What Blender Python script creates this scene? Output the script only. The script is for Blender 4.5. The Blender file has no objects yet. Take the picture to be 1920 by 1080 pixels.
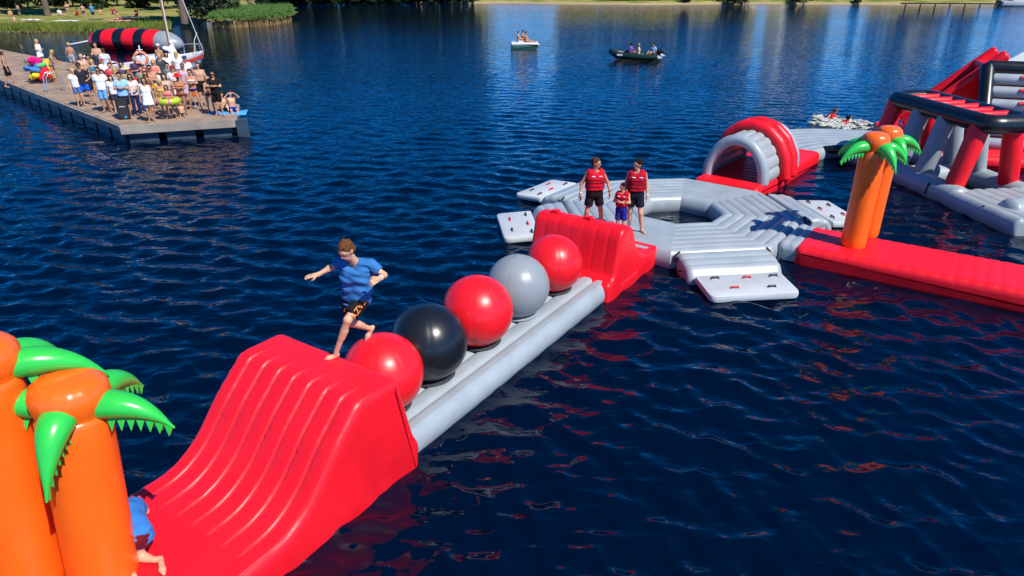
import bpy, bmesh, math, random
import numpy as np
from mathutils import Vector, Matrix

R = math.radians
pi = math.pi
# ------------------------------------------------------------------ camera, sky, sun, exposure
scene = bpy.context.scene
COL = scene.collection
PITCH, HCAM, FPX = R(25.0), 6.3, 1297.0
cam = bpy.data.cameras.new('camera')
cam.sensor_width = 36.0
cam.lens = FPX / 1920 * 36.0
cam.clip_start, cam.clip_end = 0.1, 3000
camo = bpy.data.objects.new('camera', cam)
COL.objects.link(camo)
camo.location = (0, 0, HCAM)
camo.rotation_euler = (pi / 2 - PITCH, 0, 0)
scene.camera = camo

SUN_AZ, SUN_EL = R(135), R(50)          # azimuth clockwise from +Y
world = bpy.data.worlds.new('World')
scene.world = world
world.use_nodes = True
wn = world.node_tree
wn.nodes.clear()
wo = wn.nodes.new('ShaderNodeOutputWorld')
wb = wn.nodes.new('ShaderNodeBackground')
ws = wn.nodes.new('ShaderNodeTexSky')
ws.sky_type = 'NISHITA'
ws.sun_disc = False
ws.sun_elevation = SUN_EL
ws.sun_rotation = SUN_AZ
ws.air_density, ws.dust_density, ws.ozone_density = 0.45, 0.0, 10.0
wb.inputs['Strength'].default_value = 0.15
whs = wn.nodes.new('ShaderNodeHueSaturation')      # the clear deep blue summer sky of the photograph
whs.inputs['Saturation'].default_value = 1.22
whs.inputs['Value'].default_value = 1.1
wn.links.new(ws.outputs[0], whs.inputs['Color'])
wn.links.new(whs.outputs[0], wb.inputs['Color'])
wn.links.new(wb.outputs[0], wo.inputs['Surface'])
sl = bpy.data.lights.new('sun', 'SUN')
sl.energy, sl.angle, sl.color = 4.6, R(0.53), (1.0, 0.955, 0.88)
so = bpy.data.objects.new('sun', sl)
COL.objects.link(so)
sd = Vector((math.sin(SUN_AZ) * math.cos(SUN_EL), math.cos(SUN_AZ) * math.cos(SUN_EL), math.sin(SUN_EL)))
so.rotation_euler = sd.to_track_quat('Z', 'Y').to_euler()
so.location = (20, -20, 40)
scene.view_settings.view_transform = 'Standard'
scene.view_settings.look = 'None'
scene.view_settings.exposure = 0.4
scene.view_settings.gamma = 1.0
scene.cycles.use_denoising = True
scene.cycles.max_bounces = 6
scene.render.film_transparent = False

# ------------------------------------------------------------------ helpers: where things stand
_c, _s = math.cos(PITCH), math.sin(PITCH)
def P(u, v, z=0.0):
    U, V = (u - 960) / FPX, (v - 540) / FPX
    dy, dz = _c - V * _s, -_s - V * _c
    t = (z - HCAM) / dz
    return Vector((U * t, dy * t, z))
def Q(u, v, Y):
    U, V = (u - 960) / FPX, (v - 540) / FPX
    dy, dz = _c - V * _s, -_s - V * _c
    t = Y / dy
    return Vector((U * t, Y, HCAM + dz * t))

def lin(r, g, b):
    f = lambda c: (c / 255 / 12.92) if c / 255 <= 0.04045 else ((c / 255 + 0.055) / 1.055) ** 2.4
    return (f(r), f(g), f(b), 1.0)

def empty(name, loc=(0, 0, 0), rz=0.0, label=None, cat=None, group=None):
    o = bpy.data.objects.new(name, None)
    COL.objects.link(o)
    o.location = loc
    o.rotation_euler = (0, 0, rz)
    if label: o['label'] = label
    if cat: o['category'] = cat
    if group: o['group'] = group
    return o
def tag(o, label, cat, group=None):
    o['label'] = label
    o['category'] = cat
    if group: o['group'] = group
    return o
def mk(name, verts, faces, mat, parent=None, smooth=45, loc=None):
    me = bpy.data.meshes.new(name)
    me.from_pydata([tuple(v) for v in verts], [], [tuple(f) for f in faces])
    me.update()
    return link(name, me, mat, parent, smooth, loc)
def link(name, me, mat, parent=None, smooth=45, loc=None):
    if mat is not None and len(me.materials) == 0: me.materials.append(mat)
    if smooth:
        me.polygons.foreach_set('use_smooth', [True] * len(me.polygons))
        if smooth < 180:
            me.set_sharp_from_angle(angle=R(smooth))
    o = bpy.data.objects.new(name, me)
    COL.objects.link(o)
    if parent is not None: o.parent = parent
    if loc is not None: o.location = loc
    return o
def struct(o):
    o['kind'] = 'structure'
    return o

class MB:
    """collects simple shapes into one mesh"""
    def __init__(s): s.v, s.f = [], []
    def add(s, v, f):
        n = len(s.v)
        s.v += [tuple(p) for p in v]
        s.f += [tuple(i + n for i in q) for q in f]
        return s
    def box(s, x0, x1, y0, y1, z0, z1, M=None):
        v = [Vector((x, y, z)) for z in (z0, z1) for y in (y0, y1) for x in (x0, x1)]
        if M is not None: v = [M @ p for p in v]
        return s.add(v, [(0, 2, 3, 1), (4, 5, 7, 6), (0, 1, 5, 4), (2, 6, 7, 3), (0, 4, 6, 2), (1, 3, 7, 5)])
    def tube(s, pts, rad, n=12, cap='round', squash=1.0):
        """tube through pts with radius (number or list), rounded or flat ends"""
        pts = [Vector(p) for p in pts]
        rr = list(rad) if hasattr(rad, '__len__') else [rad] * len(pts)
        if cap == 'round':
            d0 = (pts[0] - pts[1]).normalized(); d1 = (pts[-1] - pts[-2]).normalized()
            A, B = [], []
            for k in (0.0, 0.35, 0.65, 0.88):
                A.append((pts[0] + d0 * rr[0] * math.cos(k * pi / 2) * 0.6, rr[0] * max(0.02, math.sin(k * pi / 2))))
                B.append((pts[-1] + d1 * rr[-1] * math.cos(k * pi / 2) * 0.6, rr[-1] * max(0.02, math.sin(k * pi / 2))))
            P_ = [a[0] for a in A] + pts + [b[0] for b in B[::-1]]
            R_ = [a[1] for a in A] + rr + [b[1] for b in B[::-1]]
        else:
            P_, R_ = pts, rr
        rings = []
        up = Vector((0, 0, 1))
        ref = None
        for i, p in enumerate(P_):
            t = (P_[min(i + 1, len(P_) - 1)] - P_[max(i - 1, 0)]).normalized()
            if ref is None:
                ref = up if abs(t.z) < 0.95 else Vector((1, 0, 0))
            a = t.cross(ref).normalized()
            b = a.cross(t).normalized()
            ref = b
            rings.append([p + (a * math.cos(2 * pi * k / n) + b * math.sin(2 * pi * k / n) * squash) * R_[i] for k in range(n)])
        v = [q for r in rings for q in r]
        f = []
        for i in range(len(rings) - 1):
            for k in range(n):
                k2 = (k + 1) % n
                f.append((i * n + k, i * n + k2, (i + 1) * n + k2, (i + 1) * n + k))
        f.append(tuple(range(n - 1, -1, -1)))
        m = (len(rings) - 1) * n
        f.append(tuple(m + k for k in range(n)))
        return s.add(v, f)
    def lathe(s, prof, n=32, c=(0, 0, 0), fn=None):
        """prof: list of (r, z); closed at both ends with r ~ 0"""
        v, f = [], []
        for (r, z) in prof:
            for k in range(n):
                a = 2 * pi * k / n
                rr = r * (fn(a, z) if fn else 1)
                v.append((c[0] + rr * math.cos(a), c[1] + rr * math.sin(a), c[2] + z))
        for i in range(len(prof) - 1):
            for k in range(n):
                k2 = (k + 1) % n
                f.append((i * n + k, i * n + k2, (i + 1) * n + k2, (i + 1) * n + k))
        f.append(tuple(range(n - 1, -1, -1)))
        m = (len(prof) - 1) * n
        f.append(tuple(m + k for k in range(n)))
        return s.add(v, f)
    def build(s, name, mat, parent=None, smooth=45, loc=None):
        return mk(name, s.v, s.f, mat, parent, smooth, loc)

def rounded(pts, r, seg=6, step=0.05):
    """closed polygon (CCW) with filleted corners, resampled"""
    n = len(pts)
    rs = r if hasattr(r, '__len__') else [r] * n
    out = []
    for i in range(n):
        p0, p1, p2 = Vector(pts[i - 1]), Vector(pts[i]), Vector(pts[(i + 1) % n])
        a, b = (p0 - p1), (p2 - p1)
        la, lb = a.length, b.length
        a.normalize(); b.normalize()
        d = min(rs[i], la * 0.48, lb * 0.48)
        if d < 1e-4:
            out.append(p1); continue
        for k in range(seg + 1):
            t = k / seg
            out.append((p1 + a * d) * (1 - t) ** 2 + p1 * 2 * t * (1 - t) + (p1 + b * d) * t ** 2)
    res = []
    for i in range(len(out)):
        p, q = out[i], out[(i + 1) % len(out)]
        m = max(1, int((q - p).length / step))
        for k in range(m): res.append(p.lerp(q, k / m))
    return np.array([(p.x, p.y) for p in res])

def prism(prof, length, axis, r_end=0.12, n_tubes=0, depth=0.03, mask=None, power=5, step=0.06, start=0.0, ends=(1, 1), wrinkle=0.0):
    """inflated body: closed profile (CCW) swept along an axis; ends rounded, optional tube grooves across the sweep.
    axis 'y': profile is (x,z); axis 'x': profile is (y,z)."""
    prof = np.asarray(prof)
    nx = np.roll(prof, -1, 0) - np.roll(prof, 1, 0)
    nrm = np.stack([nx[:, 1], -nx[:, 0]], 1)
    nrm /= np.maximum(np.linalg.norm(nrm, axis=1, keepdims=True), 1e-9)
    pos = set()
    if n_tubes:
        w = length / n_tubes
        for i in range(n_tubes):
            for q in (0, 0.04, 0.1, 0.2, 0.35, 0.5, 0.65, 0.8, 0.9, 0.96): pos.add(round((i + q) * w, 4))
    else:
        m = max(2, int(length / step))
        for i in range(m + 1): pos.add(round(length * i / m, 4))
    for k in range(7):
        ph = k / 6 * pi / 2
        if ends[0]: pos.add(round(r_end - r_end * math.sin(ph), 4))
        if ends[1]: pos.add(round(length - r_end + r_end * math.sin(ph), 4))
    pos.add(round(length, 4)); pos.add(0.0)
    pos = sorted(p for p in pos if -1e-6 <= p <= length + 1e-6)
    rows = []
    for p in pos:
        e = 0.0
        if ends[0] and p < r_end: e = r_end - math.sqrt(max(0, r_end ** 2 - (r_end - p) ** 2))
        if ends[1] and p > length - r_end: e = max(e, r_end - math.sqrt(max(0, r_end ** 2 - (p - length + r_end) ** 2)))
        off = np.full(len(prof), e)
        if n_tubes:
            u = (p / (length / n_tubes)) % 1.0
            g = depth * abs(2 * u - 1) ** power
            if p < 1e-4 or p > length - 1e-4: g = depth
            off = off + g * (mask if mask is not None else 1.0)
            if wrinkle:
                arc = np.concatenate([[0], np.cumsum(np.linalg.norm(np.diff(prof, axis=0), axis=1))])
                ph = int(p / (length / n_tubes)) * 2.1
                sgn = 1.0 if u > 0.5 else 0.35
                wv = sgn * (np.sin(arc * 41 + ph + 4.0 * np.sin(arc * 3.7 + ph * 3)) + 0.7 * np.sin(arc * 67 + 3 * np.sin(arc * 6.1 + ph))) * np.clip(np.sin(arc * 4.3 + ph * 1.7) + np.sin(arc * 2.3 + ph) * 0.8 + 0.1, 0, 1)
                off = off + wrinkle * wv * abs(2 * u - 1) ** 1.5 * (1 - abs(2 * u - 1) ** 14) * np.clip(mask * 1.2, 0, 1)
        rows.append(prof - nrm * off[:, None])
    v, f = [], []
    n = len(prof)
    for p, row in zip(pos, rows):
        for (a, b) in row:
            v.append((a, p + start, b) if axis == 'y' else (p + start, a, b))
    for i in range(len(pos) - 1):
        for k in range(n):
            k2 = (k + 1) % n
            q = (i * n + k, i * n + k2, (i + 1) * n + k2, (i + 1) * n + k)
            f.append(q if axis == 'x' else q[::-1])
    c0 = tuple(range(n)); c1 = tuple((len(pos) - 1) * n + k for k in range(n))
    if axis == 'x': f += [c0[::-1], c1]
    else: f += [c0, c1[::-1]]
    return v, f

# ------------------------------------------------------------------ materials
MATS = {}
def pmat(name, col, rough=0.5, spec=0.5, coat=0.0, bump=None, var=0.0, vscale=3.0, metal=0.0, coords='Object'):
    """principled material; var = colour variation, bump = (strength, distance, scale xyz, detail)"""
    if name in MATS: return MATS[name]
    m = bpy.data.materials.new(name)
    m.use_nodes = True
    nt = m.node_tree
    b = nt.nodes['Principled BSDF']
    b.inputs['Base Color'].default_value = col
    b.inputs['Roughness'].default_value = rough
    b.inputs['Specular IOR Level'].default_value = spec
    b.inputs['Metallic'].default_value = metal
    if coat:
        b.inputs['Coat Weight'].default_value = coat
        b.inputs['Coat Roughness'].default_value = 0.12
    tc = nt.nodes.new('ShaderNodeTexCoord')
    if var:
        nz = nt.nodes.new('ShaderNodeTexNoise')
        nz.inputs['Scale'].default_value = vscale
        nz.inputs['Detail'].default_value = 5
        nt.links.new(tc.outputs[coords], nz.inputs['Vector'])
        mr = nt.nodes.new('ShaderNodeMapRange')
        mr.inputs['From Min'].default_value, mr.inputs['From Max'].default_value = 0.3, 0.7
        mr.inputs['To Min'].default_value, mr.inputs['To Max'].default_value = 1 - var, 1 + var
        nt.links.new(nz.outputs['Fac'], mr.inputs['Value'])
        vm = nt.nodes.new('ShaderNodeVectorMath'); vm.operation = 'SCALE'
        vm.inputs[0].default_value = col[:3]
        nt.links.new(mr.outputs[0], vm.inputs['Scale'])
        nt.links.new(vm.outputs[0], b.inputs['Base Color'])
        mr2 = nt.nodes.new('ShaderNodeMapRange')
        mr2.inputs['To Min'].default_value, mr2.inputs['To Max'].default_value = max(0.03, rough - 0.1), min(1, rough + 0.1)
        nt.links.new(nz.outputs['Fac'], mr2.inputs['Value'])
        nt.links.new(mr2.outputs[0], b.inputs['Roughness'])
    if bump:
        st, dist, sc, det = bump
        mp = nt.nodes.new('ShaderNodeMapping')
        mp.inputs['Scale'].default_value = sc
        nt.links.new(tc.outputs[coords], mp.inputs['Vector'])
        n2 = nt.nodes.new('ShaderNodeTexNoise')
        n2.inputs['Scale'].default_value = 1.0
        n2.inputs['Detail'].default_value = det
        nt.links.new(mp.outputs[0], n2.inputs['Vector'])
        bp = nt.nodes.new('ShaderNodeBump')
        bp.inputs['Strength'].default_value = st
        bp.inputs['Distance'].default_value = dist
        nt.links.new(n2.outputs['Fac'], bp.inputs['Height'])
        nt.links.new(bp.outputs[0], b.inputs['Normal'])
    MATS[name] = m
    return m

RED = pmat('red_vinyl', (0.80, 0.008, 0.018, 1), 0.40, 0.38, 0.0, (0.4, 0.014, (3, 3, 3), 3), 0.10, 1.5)
REDW = pmat('red_vinyl_wrinkled', (0.80, 0.008, 0.018, 1), 0.40, 0.45, 0.0, (0.25, 0.010, (5, 3.0, 4), 2), 0.10, 1.5)
GREY = pmat('grey_vinyl', (0.30, 0.345, 0.37, 1), 0.38, 0.4, 0.05, (0.3, 0.012, (4, 4, 4), 3), 0.10, 1.8)
GREYD = pmat('mid_grey_vinyl', (0.24, 0.27, 0.29, 1), 0.36, 0.45, 0.05, (0.2, 0.006, (5, 5, 2), 2), 0.05)
WHITE = pmat('white_board_vinyl', (0.47, 0.50, 0.515, 1), 0.42, 0.4, 0.0, (0.2, 0.006, (5, 5, 5), 3), 0.04)
BLACK = pmat('black_vinyl', (0.008, 0.010, 0.014, 1), 0.32, 0.5, 0.06, (0.25, 0.008, (5, 5, 5), 3), 0.05)
ORANGE = pmat('orange_vinyl', (0.90, 0.135, 0.008, 1), 0.30, 0.45, 0.12, (0.3, 0.010, (4, 4, 2), 3), 0.05)
GREEN = pmat('green_vinyl', (0.03, 0.50, 0.06, 1), 0.28, 0.5, 0.15, (0.3, 0.008, (7, 7, 7), 3), 0.08)
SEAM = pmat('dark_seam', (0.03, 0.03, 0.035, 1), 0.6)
REDBALL = pmat('red_ball_vinyl', (0.78, 0.010, 0.018, 1), 0.34, 0.45, 0.06, (0.25, 0.008, (4, 4, 4), 3), 0.05)
HANDLE_R = pmat('red_handle', (0.55, 0.02, 0.03, 1), 0.5)
HANDLE_K = pmat('dark_handle', (0.05, 0.03, 0.03, 1), 0.5)

# ------------------------------------------------------------------ water
WAVE = 0.050
def water():
    m = bpy.data.materials.new('lake_water')
    m.use_nodes = True
    nt = m.node_tree
    b = nt.nodes['Principled BSDF']
    b.inputs['Base Color'].default_value = (0.0001, 0.0036, 0.0150, 1)
    b.inputs['Roughness'].default_value = 0.04
    b.inputs['IOR'].default_value = 1.333
    tc = nt.nodes.new('ShaderNodeTexCoord')
    def noise(scale, rot, det, rough=0.5, dist=0.0):
        mp = nt.nodes.new('ShaderNodeMapping')
        mp.inputs['Scale'].default_value = scale
        mp.inputs['Rotation'].default_value = (0, 0, rot)
        nt.links.new(tc.outputs['Object'], mp.inputs['Vector'])
        n = nt.nodes.new('ShaderNodeTexNoise')
        n.inputs['Scale'].default_value = 1
        n.inputs['Detail'].default_value = det
        n.inputs['Roughness'].default_value = rough
        n.inputs['Distortion'].default_value = dist
        nt.links.new(mp.outputs[0], n.inputs['Vector'])
        return n.outputs['Fac']
    def madd(a, k, c=None):
        q = nt.nodes.new('ShaderNodeMath'); q.operation = 'MULTIPLY_ADD'
        nt.links.new(a, q.inputs[0]); q.inputs[1].default_value = k
        if c is None: q.inputs[2].default_value = 0
        else: nt.links.new(c, q.inputs[2])
        return q.outputs[0]
    h = madd(noise((3.4, 5.6, 1), R(-20), 1.0, 0.4, 0.3), 0.03)
    h = madd(noise((1.2, 2.3, 1), R(-24), 1.0, 0.4, 0.3), 0.045, h)
    # wind patches calm and roughen the water
    pt = noise((0.035, 0.06, 1), 0.3, 3)
    mr = nt.nodes.new('ShaderNodeMapRange')
    mr.inputs['From Min'].default_value, mr.inputs['From Max'].default_value = 0.35, 0.65
    mr.inputs['To Min'].default_value, mr.inputs['To Max'].default_value = 0.7, 1.15
    nt.links.new(pt, mr.inputs['Value'])
    ml = nt.nodes.new('ShaderNodeMath'); ml.operation = 'MULTIPLY'
    nt.links.new(h, ml.inputs[0]); nt.links.new(mr.outputs[0], ml.inputs[1])
    bp = nt.nodes.new('ShaderNodeBump')
    bp.inputs['Strength'].default_value = 1.0
    bp.inputs['Distance'].default_value = 1.0
    nt.links.new(ml.outputs[0], bp.inputs['Height'])
    nt.links.new(bp.outputs[0], b.inputs['Normal'])
    # real waves: a fan of rows that grow coarser with distance; short waves fade out where rows get too coarse
    rows, cols = 900, 620
    yy = 3.5 * np.exp(np.linspace(0, math.log(300 / 3.5), rows))
    tt = np.linspace(-1.15, 1.15, cols)
    Y = np.repeat(yy[:, None], cols, 1) - 2.5
    X = yy[:, None] * tt[None, :]
    sp = np.repeat((yy * 0.0049)[:, None], cols, 1)
    rnd = np.random.RandomState(7)
    Z = np.zeros_like(X); DX = np.zeros_like(X); DY = np.zeros_like(X)
    n = 56
    for i in range(n):
        lam = 0.14 * (1.0 / 0.14) ** ((i + rnd.rand()) / n)
        k = 2 * pi / lam
        a = R(64) + rnd.randn() * R(36)
        dx, dy = math.cos(a), math.sin(a)
        fade = np.clip((lam / sp - 3.0) / 4.0, 0, 1)
        am = WAVE / k * fade * (1.1 if lam > 0.7 else 1.0)
        # crests come in groups: slow modulation
        ph = k * (X * dx + Y * dy) + rnd.rand() * 6.28 + 1.2 * np.sin(X * 0.31 * rnd.rand() + Y * 0.27 * rnd.rand() + i)
        Z += am * np.cos(ph)
        DX -= 0.75 * am * dx * np.sin(ph); DY -= 0.75 * am * dy * np.sin(ph)
    V = np.stack([X + DX, Y + DY, Z], -1).reshape(-1, 3)
    idx = np.arange(rows * cols).reshape(rows, cols)
    F = np.stack([idx[:-1, :-1], idx[:-1, 1:], idx[1:, 1:], idx[1:, :-1]], -1).reshape(-1, 4)
    me = bpy.data.meshes.new('lake_water')
    me.vertices.add(len(V)); me.vertices.foreach_set('co', V.ravel())
    me.loops.add(F.size); me.loops.foreach_set('vertex_index', F.ravel())
    me.polygons.add(len(F)); me.polygons.foreach_set('loop_start', np.arange(0, F.size, 4)); me.polygons.foreach_set('loop_total', np.full(len(F), 4))
    me.update(calc_edges=True)
    struct(link('lake_water', me, m, None, 180))
    # the still sheet under and around the waves
    struct(mk('lake_bed_water', [(-900, -80, -0.45), (900, -80, -0.45), (900, 900, -0.45), (-900, 900, -0.45)], [(0, 1, 2, 3)], m, None, 0))
water()

# ------------------------------------------------------------------ the ball course (local frame: x along the course, y to its left)
CA = R(56.6)
CO = Vector((-1.3, 9.38, 0))
def course_pt(s, t, z=0):
    return CO + Vector((math.cos(CA) * s + math.sin(CA) * t, math.sin(CA) * s - math.cos(CA) * t, z))

def scallop(width, n, z0, z1, dip, yc=0.0, side_r=0.16, power=3):
    """cross-section (y,z) CCW: n lengthwise tubes on top, rounded sides, flat bottom"""
    w = width / n
    pts = []
    y0, y1 = yc - width / 2, yc + width / 2
    # bottom left->right
    for k in range(9): pts.append((y0 + side_r * 0.6 + (width - 1.2 * side_r) * k / 8, z0))
    hh = z1 - z0
    for k in range(1, 8):
        a = -pi / 2 + k / 8 * pi
        pts.append((y1 - side_r + side_r * math.cos(a), (z0 + z1 - dip * 0.5) / 2 + (hh - dip * 0.5) / 2 * math.sin(a)))
    for i in range(n - 1, -1, -1):
        for q in (0.93, 0.86, 0.74, 0.6, 0.5, 0.4, 0.26, 0.14, 0.07, 0.0):
            if i == n - 1 and q > 0.7: continue
            if i == 0 and q < 0.3: continue
            pts.append((y0 + (i + q) * w, z1 - dip * abs(2 * q - 1) ** power))
    for k in range(1, 8):
        a = pi / 2 + k / 8 * pi
        pts.append((y0 + side_r + side_r * math.cos(a), (z0 + z1 - dip * 0.5) / 2 + (hh - dip * 0.5) / 2 * math.sin(a)))
    return np.array(pts)

def build_course():
    yc = 0.15
    base = empty('ball_course_float', CO, CA, 'long light grey inflatable float carrying the row of five big balls', 'inflatable')
    v, f = prism(scallop(1.9, 6, -0.12, 0.42, 0.055, yc, 0.2, 4), 6.3, 'x', 0.1, start=-1.5)
    mk('tube_deck', v, f, GREY, base, 60)
    # --- balls
    specs = [(-1.02, 0.585, REDBALL, 'glossy red ball right behind the red climbing ramp, runner stepping off it'),
             (0.0, 0.61, BLACK, 'glossy black ball, second in the row of balls'),
             (1.29, 0.61, REDBALL, 'glossy red ball in the middle of the row, between black and grey balls'),
             (2.55, 0.585, GREYD, 'smooth grey ball, fourth in the row of balls'),
             (3.86, 0.57, REDBALL, 'glossy red ball in front of the far red ramp')]
    for s, r, m, lab in specs:
        p = course_pt(s, 0.0)
        b = empty('inflatable_ball', (p.x, p.y, 0.40), CA + s, lab, 'ball', 'balls on the obstacle course')
        prof = []
        N = 30
        for k in range(N + 1):
            a = -pi / 2 + pi * k / N
            prof.append((max(0.004, r * math.cos(a)), r * 0.985 + r * math.sin(a)))
        def fn(a, z, r=r):
            u = (a / (2 * pi) * 8) % 1.0
            return 1 - 0.012 * abs(2 * u - 1) ** 22 + 0.0016 * math.sin(a * 8 + z * 46) * abs(2 * u - 1) ** 4
        MB().lathe(prof, 96, fn=fn).build('ball_skin', m, b, 180)
        MB().lathe([(0.004, 0.0), (0.075, 0.0), (0.085, 0.006), (0.07, 0.012), (0.03, 0.012), (0.026, 0.024), (0.004, 0.026)], 20, (0, 0, 1.985 * r - 0.010)).build('valve_patch', m, b, 40)
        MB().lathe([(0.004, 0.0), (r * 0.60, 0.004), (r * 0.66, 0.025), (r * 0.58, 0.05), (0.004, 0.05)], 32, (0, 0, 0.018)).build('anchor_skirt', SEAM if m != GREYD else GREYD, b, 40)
    # --- near ramp
    ramp = empty('climbing_ramp', CO, CA, 'large red inflatable ramp with grooved slope facing the camera', 'ramp', 'red ramps of the ball course')
    pts = [(-6.4, -0.12), (-1.36, -0.12), (-1.30, 0.30), (-1.40, 0.48), (-1.64, 1.53), (-2.34, 1.55), (-2.82, 1.12), (-3.24, 0.64), (-3.62, 0.42), (-6.4, 0.37)]
    rr = [0.2, 0.1, 0.12, 0.08, 0.10, 0.11, 0.14, 0.25, 0.28, 0.15]
    prof = rounded(pts, rr, 9, 0.024)
    mask = np.zeros(len(prof))
    for i, (x, z) in enumerate(prof):
        if -4.15 < x < -2.0 and z > 0.33:
            mask[i] = min(1, (x + 4.15) / 0.3) * min(1, (-2.0 - x) / 0.3)
        elif x > -1.75 and 0.6 < z < 1.4: mask[i] = 0.4
        elif x <= -3.95 and z > 0.3: mask[i] = 0.12
    v, f = prism(prof, 2.30, 'y', 0.12, 8, 0.050, mask, 8, start=-0.92, wrinkle=0.0095)
    mk('ramp_body', v, f, REDW, ramp, 50)
    crs = MB()
    for x in (-4.35, -4.62, -4.95, -5.4):
        crs.tube([(x, -0.75, 0.372), (x - 0.03, 0.2, 0.376), (x, 1.2, 0.372)], 0.022, 8)
    crs.build('cross_seam', RED, ramp)
    # --- far ramp, mirrored
    far = empty('climbing_ramp', CO, CA, 'red inflatable wall ramp at the platform end of the ball course', 'ramp', 'red ramps of the ball course')
    pts = [(4.6, -0.12), (7.35, -0.12), (7.38, 0.30), (7.3, 0.42), (6.35, 0.46), (5.95, 0.75), (5.65, 1.42), (5.12, 1.46), (4.86, 0.44), (4.62, 0.40)]
    prof = rounded(pts, [0.1, 0.15, 0.12, 0.12, 0.3, 0.4, 0.3, 0.24, 0.12, 0.12], 7, 0.06)
    mask = np.array([0.7 if (x < 5.3 and z > 0.5) else (0.6 if x > 5.5 and z > 0.45 else 0.0) for x, z in prof])
    v, f = prism(prof, 2.1, 'y', 0.09, 7, 0.012, mask, 5, start=-0.88)
    mk('ramp_body', v, f, RED, far, 50)
    for y in (-0.05, 0.75):
        MB().box(5.28, 5.42, y, y + 0.16, 1.44, 1.50).build('grab_strap', RED, far)
    # welded edge seams, rivet rows and tie-down rings
    MB().tube([(-1.70, -0.86, 1.515), (-2.28, -0.86, 1.53), (-2.82, -0.865, 1.09), (-3.24, -0.865, 0.625), (-3.62, -0.865, 0.425), (-5.2, -0.865, 0.385)], 0.012, 6).build('weld_seam', RED, ramp, 60)
    for o, x0, dx, y in ((far, 5.2, 0.10, -0.885),):
        d = MB()
        for k in range(9): d.box(x0 + dx * k - 0.009, x0 + dx * k + 0.009, y - 0.006, y + 0.01, 0.20, 0.217)
        d.build('rivet_row', pmat('rivet', (0.60, 0.20, 0.20, 1), 0.5), o, 0)['kind'] = 'stuff'
build_course()

# ------------------------------------------------------------------ octagonal platform
OC = Vector((4.45, 17.6, 0))
OA = R(52.0)
AP_IN, AP_OUT = 1.0, 2.95
def octagon():
    plat = empty('octagon_platform', OC, OA, 'light grey octagonal inflatable platform with an open water hole in the middle', 'inflatable')
    plat.scale = (1, 1, 0.86)
    n_r = 7
    def prof_for(dip):
        w = (AP_OUT - AP_IN) / n_r
        pts = []
        pts.append((AP_IN + 0.10, -0.12)); pts.append((AP_OUT - 0.12, -0.12))
        for k in range(1, 7):
            a = -pi / 2 + k / 7 * pi
            pts.append((AP_OUT - 0.14 + 0.14 * math.cos(a), 0.185 + 0.3 * math.sin(a)))
        for i in range(n_r - 1, -1, -1):
            for q in (0.95, 0.88, 0.75, 0.5, 0.25, 0.12, 0.05, 0.0):
                if i == n_r - 1 and q > 0.7: continue
                if i == 0 and q < 0.3: continue
                pts.append((AP_IN + (i + q) * w, 0.5 - dip * abs(2 * q - 1) ** 4))
        for k in range(1, 7):
            a = pi / 2 + k / 7 * pi
            pts.append((AP_IN + 0.14 + 0.14 * math.cos(a), 0.185 + 0.3 * math.sin(a)))
        return pts
    for k in range(8):
        # section k has its outward normal at angle k*45 deg (local); 4 = ball-course side
        prof = prof_for(0.012 if k == 4 else 0.04)
        a0, a1 = R(k * 45 - 22.5), R(k * 45 + 22.5)
        c = math.cos(R(22.5))
        v, f = [], []
        n = len(prof)
        M = 5
        for i in range(M):
            t = i / (M - 1)
            for (r, z) in prof:
                p0 = Vector((math.cos(a0), math.sin(a0))) * (r / c)
                p1 = Vector((math.cos(a1), math.sin(a1))) * (r / c)
                q = p0.lerp(p1, t)
                v.append((q.x, q.y, z - (0.008 if i in (0, M - 1) else 0)))
        for i in range(M - 1):
            for j in range(n):
                j2 = (j + 1) % n
                f.append((i * n + j, (i + 1) * n + j, (i + 1) * n + j2, i * n + j2))
        f.append(tuple(range(n))); f.append(tuple((M - 1) * n + j for j in range(n))[::-1])
        mk('platform_section', v, f, GREY, plat, 50)
    # connecting stubs between platform corners and the attached floats
    for ang in (0, -45, -90, -135, 180, 135, 90):
        pass
    return plat
octagon()

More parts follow.
